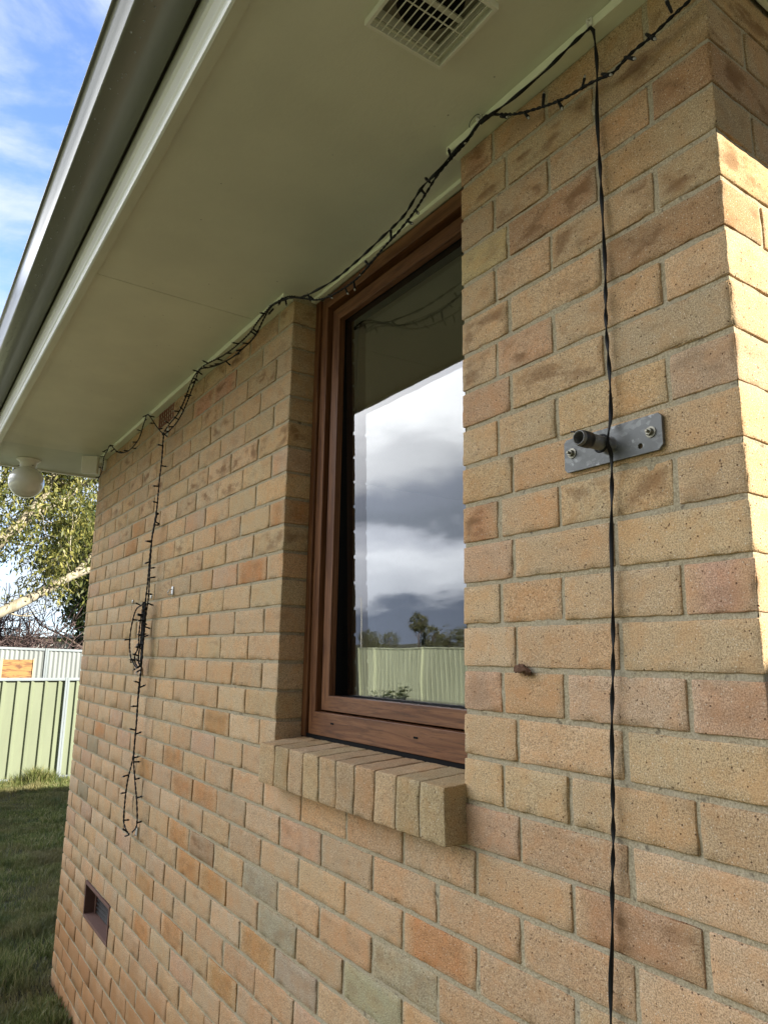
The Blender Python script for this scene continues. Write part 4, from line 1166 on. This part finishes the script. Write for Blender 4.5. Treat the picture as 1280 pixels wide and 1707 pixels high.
def rail(mb, p0, p1, za, zb_, hgt, w):
    p0 = Vector(p0); p1 = Vector(p1); t = (p1-p0).normalized(); n_ = Vector((t.y, -t.x))*w/2
    vs = []
    for p, z in ((p0, za), (p1, zb_)):
        for s_ in (-1, 1):
            for dz_ in (0, hgt): vs.append((p.x+n_.x*s_, p.y+n_.y*s_, z+dz_))
    mb.add(vs, [(0,1,5,4),(2,6,7,3),(1,3,7,5),(0,4,6,2),(0,2,3,1),(4,5,7,6)])
def fence(name, label, pts, z1, mat, rmat, pitch, depth, style='trap', group=None, span=2.37, first=None, z0=0.05, post=0.055, slope=0.0):
    """pts: the two ends; posts at every bay"""
    a, b = Vector(pts[0]), Vector(pts[1]); L = (b-a).length; t = (b-a)/L
    cuts = [0.0]; s_ = first if first else span
    while s_ < L-0.3: cuts.append(s_); s_ += span
    cuts.append(L)
    root = empty(name, (a.x, a.y, 0), label, 'fence', group)
    nrm = Vector((t.y, -t.x))
    for i in range(len(cuts)-1):
        pa, pb = a+t*(cuts[i]+post/2), a+t*(cuts[i+1]-post/2)
        za, zb_ = z1+slope*cuts[i], z1+slope*cuts[i+1]
        mb = MB(); rib_panel(mb, pa-nrm*depth*0.5, pb-nrm*depth*0.5, z0, za-0.03, z0, zb_-0.03, pitch, depth, style)
        mb.build('fence_panel', mat, root)
        mb = MB(); rail(mb, pa, pb, za-0.032, zb_-0.032, 0.042, depth+0.022); o = mb.build('top_rail', rmat, root, bevel=0.006)
        mb = MB(); rail(mb, pa, pb, z0-0.03, z0-0.03, 0.05, depth+0.018); mb.build('bottom_rail', rmat, root)
    for i, c_ in enumerate(cuts):
        q = a+t*c_; zz = z1+slope*c_
        mb = MB()
        for s_ in (-1, 1):       # back-to-back channel post with a seam between
            cx_, cy_ = q.x+t.x*s_*0.0155, q.y+t.y*s_*0.0155
            mb.box(cx_-(0.033 if abs(t.y) > .5 else 0.0145), cx_+(0.033 if abs(t.y) > .5 else 0.0145),
                   cy_-(0.0145 if abs(t.y) > .5 else 0.033), cy_+(0.0145 if abs(t.y) > .5 else 0.033), -0.02, zz+0.012)
        mb.build('post', rmat, root, bevel=0.003)
    return root
fence('steel_fence', 'pale green ribbed steel fence across the lawn behind the wall end', ((-11.05,-5.0),(-11.05,8.5)), 1.43, MAT['green_tin'], MAT['rail_tin'], 0.183, 0.034, first=6.285-0.0)
fence('steel_fence', 'pale green ribbed steel fence mirrored in the window', ((5.5,-11.2),(-19.1,-11.2)), 1.70, MAT['cream_tin'], MAT['cream_tin'], 0.20, 0.010)
fence('corrugated_fence', 'taller grey corrugated fence behind the green one', ((-13.6,-6.0),(-13.6,9.0)), 2.02, MAT['grey_tin'], MAT['rail_tin'], 0.076, 0.018, 'wave', slope=-0.022, first=7.40)
# orange board leaning behind the green fence
bd = empty('plywood_board', (-13.2, 0.9, 0), 'orange plywood board propped against the grey fence', 'board')
mb = MB(); mb.box(-13.21,-13.19,0.660,1.135,1.30,1.672); mb.build('sheet', MAT['ply'], bd)
mb = MB(); mb.box(-13.20,-13.17,0.640,0.665,1.28,1.69); mb.box(-13.20,-13.17,1.130,1.155,1.28,1.69)
mb.box(-13.24,-13.215,0.70,0.75,0.0,1.60); mb.box(-13.24,-13.215,1.05,1.10,0.0,1.60)
mb.build('batten', mat_simple('pale_pine', (0.55,0.42,0.26), 0.7), bd)
# sheds beyond
def shed(name, label, x0, x1, y0, y1, h, mat, rmat, pitch=0.19):
    root = empty(name, ((x0+x1)/2, (y0+y1)/2, 0), label, 'shed')
    mb = MB()
    for a, b in (((x1,y0),(x1,y1)), ((x1,y1),(x0,y1)), ((x0,y1),(x0,y0)), ((x0,y0),(x1,y0))):
        rib_panel(mb, a, b, 0, h, 0, h, pitch, 0.03)
    mb.build('wall', mat, root)
    mb = MB(); ym = (y0+y1)/2
    v = [(x1+.12,y0-.1,h-0.03),(x1+.12,ym,h+.30),(x1+.12,y1+.1,h-0.03),(x0-.1,y0-.1,h-0.03),(x0-.1,ym,h+.30),(x0-.1,y1+.1,h-0.03)]
    v2 = [(a,b,c+0.05) for a,b,c in v]
    mb.add(v+v2, [(0,1,4,3),(1,2,5,4),(6,9,10,7),(7,10,11,8),(0,6,7,1),(1,7,8,2),(3,4,10,9),(4,5,11,10),(0,3,9,6),(2,8,11,5)])
    mb.build('roof', rmat, root)
    return root
def shed_low(name, label, x0, x1, y0, y1, h, mat, rmat, drop=0.0):
    root = empty(name, ((x0+x1)/2, (y0+y1)/2, 0), label, 'shed')
    mb = MB()
    for a, b in (((x1,y0),(x1,y1)), ((x1,y1),(x0,y1)), ((x0,y1),(x0,y0)), ((x0,y0),(x1,y0))):
        rib_panel(mb, a, b, 0, h, 0, h, 0.19, 0.03)
    mb.build('wall', mat, root)
    mb = MB(); mb.box(x0-.1, x1+.12, y0-.08, y1+.08, h, h+0.10); mb.build('roof', rmat, root)
    return root
shed_low('garden_shed', 'white steel shed with mossy roof edge behind the grey fence', -24.0, -19.0, -4.5, 2.85, 2.06, MAT['shed_white'], MAT['roof_moss'])
shed_low('garden_shed', 'dark green steel shed right of the white one', -23.0, -19.6, 3.05, 6.0, 2.16, MAT['shed_green'], MAT['shed_green'])

# ------------------------------------------------------------------ trees
def leaf_mesh(name, centres, size, mat, parent, rngl, droop=0.6, aspect=0.28):
    n_ = len(centres); Cn = np.array(centres)
    d = rngl.normal(size=(n_, 3)); d[:, 2] -= droop*1.3; d /= np.linalg.norm(d, axis=1, keepdims=True)
    w = np.cross(d, rngl.normal(size=(n_, 3))); w /= np.linalg.norm(w, axis=1, keepdims=True)
    L = size*rngl.uniform(0.6, 1.3, (n_, 1)); W = L*aspect
    V = np.stack([Cn, Cn+d*L*0.45+w*W, Cn+d*L, Cn+d*L*0.45-w*W], 1).reshape(-1, 3)
    Fq = np.arange(n_*4).reshape(n_, 4)
    return mesh_np(name, V, Fq, mat, parent, smooth=False)
def grow(mb, p, d, L, rad, depth, rt, tips, spread=0.6, up=0.15, minr=0.006, kids=(2, 3)):
    segs = 5; pts = [Vector(p)]; dd = Vector(d).normalized()
    for i in range(segs):
        dd = (dd + Vector((rt.gauss(0,.13), rt.gauss(0,.13), rt.gauss(0,.10)+up*0.15))).normalized()
        pts.append(pts[-1]+dd*L/segs)
    rads = [max(minr, rad*(1-0.45*i/segs)) for i in range(segs+1)]
    mb.tube(pts, rads, 7 if rad > 0.03 else 4)
    if depth == 0:
        tips.extend(pts[1:]); return
    for k in range(rt.choice(kids)):
        q = pts[rt.randint(2, segs)]
        nd = (dd + Vector((rt.gauss(0,spread), rt.gauss(0,spread), rt.gauss(0,spread*.8)+up))).normalized()
        grow(mb, q, nd, L*rt.uniform(0.6, 0.8), rads[-1]*rt.uniform(0.6,0.85), depth-1, rt, tips, spread, up, minr, kids)
    nd = (dd+Vector((rt.gauss(0,.25),rt.gauss(0,.25),.1))).normalized()
    grow(mb, pts[-1], nd, L*0.75, rads[-1], depth-1, rt, tips, spread, up, minr, kids)

# the big gum: trunk off to the left, pale limbs reaching right over the fences
rt = random.Random(4); rl = np.random.default_rng(4)
gum = empty('gum_tree', (-16.2, -2.6, 0), 'large gum tree with pale cream limbs and yellow-green leaves beyond the fences', 'tree')
mbt = MB(); tips = []
def limb(pts, r0, r1, nrad=9, wob=0.02, seed=0):
    P_ = spline(pts, 0.12); n_ = len(P_)
    rads = [(r0+(r1-r0)*i/(n_-1))*(1+0.08*math.sin(i*1.3+seed)+0.05*math.sin(i*3.1)) for i in range(n_)]
    mbt.tube(P_, rads, nrad); return P_
limb([(-16.2,-2.6,-0.1),(-16.1,-2.4,0.8),(-15.9,-1.9,1.5),(-15.6,-1.2,2.0)], 0.34, 0.22)
l1 = limb([(-15.6,-1.2,2.0),(-15.2,-0.2,2.28),(-15.0,0.60,2.47),(-15.0,0.95,2.66),(-15.0,1.33,2.89),(-15.0,1.74,3.18),(-15.0,2.20,3.44),(-15.0,2.75,3.62),(-15.1,3.5,3.9)], 0.155, 0.04, seed=1)
limb([(-15.0,1.80,3.22),(-15.05,2.1,3.50),(-15.1,2.32,3.82),(-15.2,2.6,4.2)], 0.07, 0.025, 7, seed=2)
l2 = limb([(-15.9,-1.9,1.5),(-15.7,-1.3,2.4),(-15.4,-0.3,3.3),(-15.1,0.45,3.78),(-15.0,0.72,4.05),(-15.0,1.02,4.42),(-15.0,1.22,4.82),(-15.0,1.38,5.25),(-15.1,1.62,5.7),(-15.2,1.9,6.6)], 0.20, 0.06, seed=3)
l3 = limb([(-15.0,1.04,4.46),(-14.95,1.40,4.66),(-14.9,1.72,4.95),(-14.95,1.98,5.25),(-15.0,2.45,5.45),(-15.0,2.8,5.8)], 0.085, 0.03, 7, seed=4)
l4 = limb([(-15.4,-0.3,3.3),(-15.6,0.1,4.3),(-15.7,0.35,5.4),(-15.6,0.5,6.8)], 0.09, 0.03, 7, seed=5)
l5 = limb([(-15.4,0.1,3.5),(-15.5,0.45,4.6),(-15.4,0.62,5.6),(-15.3,0.9,6.6)], 0.06, 0.02, 7, seed=6)
l6 = limb([(-16.0,-2.2,1.2),(-16.3,-2.6,3.0),(-16.4,-2.8,5.0),(-16.3,-2.4,7.0),(-16.0,-1.8,8.6)], 0.22, 0.07, seed=7)
for L_, n0, n1, cnt in ((l1, 10, len(l1)-1, 9), (l2, 16, len(l2)-1, 13), (l3, 3, len(l3)-1, 9), (l4, 6, len(l4)-1, 8), (l5, 6, len(l5)-1, 7), (l6, 10, len(l6)-1, 14)):
    for k in range(cnt):
        q = L_[rt.randint(n0, n1)]
        d_ = Vector((rt.gauss(0,.8), rt.gauss(0.1,.8), rt.gauss(0.25,.6)))
        grow(mbt, q, d_, rt.uniform(0.5, 0.95), 0.022, 1, rt, tips, 0.6, 0.1, 0.004)
for k in range(16):      # twigs carrying the hanging foliage low on the right
    q = l1[rt.randint(len(l1)//2, len(l1)-1)]+Vector((rt.uniform(-.6,.6), rt.uniform(-.3,.5), rt.uniform(0.3,1.3)))
    grow(mbt, q, (rt.gauss(0,.5), rt.gauss(0,.5), rt.gauss(-.1,.4)), 0.7, 0.014, 1, rt, tips, 0.7, 0.0, 0.004)
mbt.build('trunk', MAT['gum_bark'], gum, smooth=True)
cent = []
for q in tips:
    k = rt.random()
    if k < 0.25: continue
    m_ = 46 if q.z > 2.9 else 8
    c_ = rl.normal(size=(m_, 3))*np.array([0.26, 0.26, 0.24])+np.array(q)
    cent.append(c_)
cent = np.concatenate(cent)
keep = vnoise(cent, 1.5, 77)+0.55*vnoise(cent, 4.0, 78) > -0.38
cent = cent[keep & (cent[:, 2] > 2.75)]
leaf_mesh('crown', cent, 0.12, MAT['gum_leaf'], gum, rl, 0.9, 0.15)

def simple_tree(name, label, base, h, crown_r, crown_c, nleaf, mat, bark, seed, lsize=0.12, group=None, trunk_r=0.12, squash=1.0, depth=3):
    rt2 = random.Random(seed); rl2 = np.random.default_rng(seed)
    root = empty(name, base, label, 'tree', group)
    mb = MB(); tips = []
    b = Vector(base)
    P_ = [b+Vector((0,0,-0.1)), b+Vector((rt2.uniform(-.1,.1),rt2.uniform(-.1,.1),h*0.25)), b+Vector((rt2.uniform(-.2,.2),rt2.uniform(-.2,.2),h*0.5))]
    mb.tube(P_, [trunk_r, trunk_r*.8, trunk_r*.6], 8)
    for k in range(5):
        grow(mb, P_[1]+(P_[2]-P_[1])*rt2.random(), (rt2.gauss(0,.6), rt2.gauss(0,.6), 0.8), h*0.28, trunk_r*.45, 2, rt2, tips, 0.55, 0.2, 0.008)
    mb.build('trunk', bark, root, smooth=True)
    if nleaf:
        n_ = nleaf//14
        u = rl2.normal(size=(n_, 3)); u /= np.linalg.norm(u, axis=1, keepdims=True)
        cc = u*(rl2.uniform(0.25, 1, (n_, 1))**0.5)*np.array([crown_r, crown_r, crown_r*squash])+np.array(crown_c)
        cc = cc[(vnoise(cc, 1.6/crown_r, seed)+0.5*vnoise(cc, 4.0/crown_r, seed+1) > -0.20)]
        cen = (cc[:, None, :]+rl2.normal(size=(len(cc), 14, 3))*crown_r*0.085).reshape(-1, 3)
        leaf_mesh('crown', cen, lsize, mat, root, rl2, 0.3, 0.36)
    return root
simple_tree('evergreen_tree', 'dark green bushy tree behind the limb of the gum', (-18.5, 3.7, 0), 4.4, 1.75, (-18.5, 3.6, 3.9), 26000, MAT['dark_leaf'], MAT['brown_bark'], 9, 0.11)
simple_tree('evergreen_tree', 'tall dark tree farther back filling the left edge', (-26.0, -3.5, 0), 9.0, 3.6, (-26.0, -3.2, 6.6), 22000, MAT['dark_leaf'], MAT['brown_bark'], 19, 0.22, trunk_r=0.25)
# leafless shrub tangled in front of the white shed
def bare(name, label, base, h, seed, n_=15, spread=0.8, r0=0.034):
    rt2 = random.Random(seed); root = empty(name, base, label, 'shrub')
    mb = MB(); tips = []
    for k in range(n_):
        a = rt2.uniform(0, 6.28)
        grow(mb, Vector(base)+Vector((0,0,h*0.12)), (math.cos(a)*0.7, math.sin(a)*0.8, rt2.uniform(0.7,1.5)), h*0.38, r0, 3, rt2, tips, spread, 0.12, 0.0065, (3, 3, 4))
    mb.tube([Vector(base)+Vector((0,0,-.1)), Vector(base)+Vector((0,0,h*0.14))], r0*2.2, 8)
    mb.build('branches', MAT['twig'], root, smooth=True)
    return root
bare('bare_shrub', 'leafless purple-brown shrub in front of the white shed', (-17.2, 1.35, 0), 3.0, 3)
bare('bare_shrub', 'smaller leafless shrub left of the first at the picture edge', (-17.6, 0.1, 0), 3.0, 8, 9)

# what the window mirrors: field and trees beyond the far fence
refl = [(-92,-69,7.5,1.9,5.6),(-88,-49,0,0,0),(-118,-66,5.2,1.4,3.9),(-95,-74,4.2,2.4,2.6),(-100,-82,4.5,2.6,2.7),(-104,-90,5.0,2.8,3.0),(-120,-64,3.6,2.6,2.1),(-126,-70,3.4,2.8,1.9),(-134,-77,3.4,3.0,1.8),(-140,-92,3.6,3.2,1.9),(-126,-82,3.5,3.2,2.0),(-150,-104,4,3.6,2.1)]
refl_l = ['tall thin-trunked tree in the field mirrored in the window', None, 'lone tall tree far out in the mirrored field', 'round tree at the right of the mirrored treeline',
          'bushy tree second from the right of the mirrored treeline', 'broad tree at the mirrored right edge', 'low tree at the left of the far mirrored treeline', 'low rounded tree in the far mirrored treeline', 'distant low tree behind the lone tall one',
          'distant wide tree on the far horizon', 'far dark tree between the taller trees', 'farthest tree on the mirrored horizon']
for i, (x, y, h, cr, cz) in enumerate(refl):
    if h == 0: continue
    x, y = x*1.35, y*1.35
    simple_tree('field_tree', refl_l[i], (x, y, 0), h, cr*1.15, (x, y, cz+0.3), 2600, MAT['field_leaf'], MAT['brown_bark'], 40+i, 0.36, 'trees across the mirrored field', 0.16, 0.95)
mast = empty('radio_mast', (-45.0,-27.9,0), 'thin pale mast standing beyond the mirrored fence', 'mast')
mb = MB(); mb.tube([(-45.0,-27.9,0),(-45.0,-27.9,2.2),(-45.0,-27.9,5.2)], [0.05,0.04,0.025], 8); mb.build('pole', MAT['clip'], mast, smooth=True)
mb = MB(); mb.tube([(-45.1,-27.8,5.15),(-44.9,-28.0,5.15)], 0.02, 6); mb.build('crossbar', MAT['clip'], mast)
# sapling against the mirrored fence
rt = random.Random(14); rl = np.random.default_rng(14)
sap = empty('sapling', (-12.0, -7.6, 0), 'leafy young sapling on the lawn in front of the mirrored fence', 'sapling')
mb = MB(); tips = []
for k in range(4): grow(mb, (-12.0,-7.6,0.0), (rt.gauss(0,.25), rt.gauss(0,.25), 1), 0.55, 0.012, 1, rt, tips, 0.4, 0.3, 0.004)
mb.build('stem', MAT['brown_bark'], sap, smooth=True)
cen = np.concatenate([rl.normal(size=(7, 3))*0.05+np.array(q) for q in tips])
leaf_mesh('leaves', cen, 0.075, MAT['dark_leaf'], sap, rl, 0.1, 0.4)

# unseen tank added round the corner to cast the low return-wall shadow
tk = empty('shadow_tank', (2.0, 2.1, 0), 'unseen corrugated tank added off the sunny end of the house to cast a shadow', 'shadow caster')
mb = MB(); prof = []
hT = 2.78
for k in range(int(hT/0.0125)+1): prof.append((1.10+0.007*math.sin(k*math.pi/3), k*0.0125))
mb.lathe(prof, (2.0,2.1,0), (0,0,1), 72); mb.build('tank_wall', MAT['grey_tin'], tk, smooth=True)
mb = MB(); mb.lathe([(1.13,hT),(1.13,hT+0.03),(0.0,hT+0.16)], (2.0,2.1,0), (0,0,1), 72); mb.build('lid', MAT['grey_tin'], tk)

# ------------------------------------------------------------------ grass
def blades(xr, yr, count, hmean, seed, wid=0.0035, avoid=True):
    rg = np.random.default_rng(seed)
    x = rg.uniform(*xr, count); y = rg.uniform(*yr, count)
    P0 = np.stack([x, y, np.zeros(count)], 1)
    clump = vnoise(P0, 2.2, 5)*0.6+vnoise(P0, 7.0, 6)*0.6
    bare_ = vnoise(P0, 1.3, 9)+0.5*vnoise(P0, 5.0, 10)
    ok = (bare_ > -0.60) | (rg.random(count) < 0.30)
    if avoid: ok &= ~((x > -4.20) & (x < 0.02) & (y > -0.01) & (y < 7))
    x, y, clump = x[ok], y[ok], clump[ok]; n_ = len(x)
    h = hmean*np.clip(1+0.8*clump, 0.35, 2.4)*rg.uniform(0.5, 1.4, n_)
    th = rg.uniform(0, 2*np.pi, n_); lean = h*rg.uniform(0.1, 0.9, n_)
    ph = rg.uniform(0, 2*np.pi, n_)
    bx, by = np.cos(th)*wid, np.sin(th)*wid
    lx, ly = np.cos(ph)*lean, np.sin(ph)*lean
    z = np.zeros(n_)-0.005
    A = np.stack([x-bx, y-by, z], 1); B = np.stack([x+bx, y+by, z], 1)
    Cc = np.stack([x+bx*.7+lx*.4, y+by*.7+ly*.4, h*.6], 1); D = np.stack([x-bx*.7+lx*.4, y-by*.7+ly*.4, h*.6], 1)
    E_ = np.stack([x+lx, y+ly, h], 1)
    V = np.stack([A, B, Cc, D, E_, E_+1e-4], 1).reshape(-1, 3)
    base = np.arange(n_)[:, None]*6
    Fq = np.concatenate([base+np.array([[0,1,2,3]]), base+np.array([[3,2,4,5]])], 0)
    return V, Fq
Vs, Fs, off = [], [], 0
for a in (((-7.0,-3.6),(-1.1,0.9),120000,0.042,1,0.0030), ((-11.0,-7.0),(-1.4,2.2),80000,0.045,2,0.0045), ((-11.6,-3.9),(-3.5,-1.1),30000,0.05,3,0.004),
          ((-11.6,-4.3),(0.9,4.0),26000,0.05,4,0.004), ((-11.25,-10.75),(-0.4,2.2),5000,0.10,6,0.004), ((-3.9,2.5),(-3.0,-0.06),26000,0.05,5,0.004), ((-4.7,-4.15),(-0.5,0.6),3500,0.085,8,0.003)):
    V, Fq = blades(*a[:2], a[2], a[3], a[4], a[5]); Vs.append(V); Fs.append(Fq+off); off += len(V)
lawn = mesh_np('grass', np.concatenate(Vs), np.concatenate(Fs), MAT['grass'], None, False)
setp(lawn, 'short patchy green grass growing over the lawn', kind='stuff'); lawn['category'] = 'grass'
# tall weed tuft at the fence foot
rl = np.random.default_rng(31)
V, Fq = blades((-10.98,-10.80), (0.88,1.22), 900, 0.15, 44, 0.005)
tuft = mesh_np('weed_tuft', V, Fq, MAT['grass'], None, False); fix_origin(tuft, (-10.9, 1.05, 0))
setp(tuft, 'bright tuft of long grass at the foot of the green fence', 'weed')
bpy.context.view_layer.update()
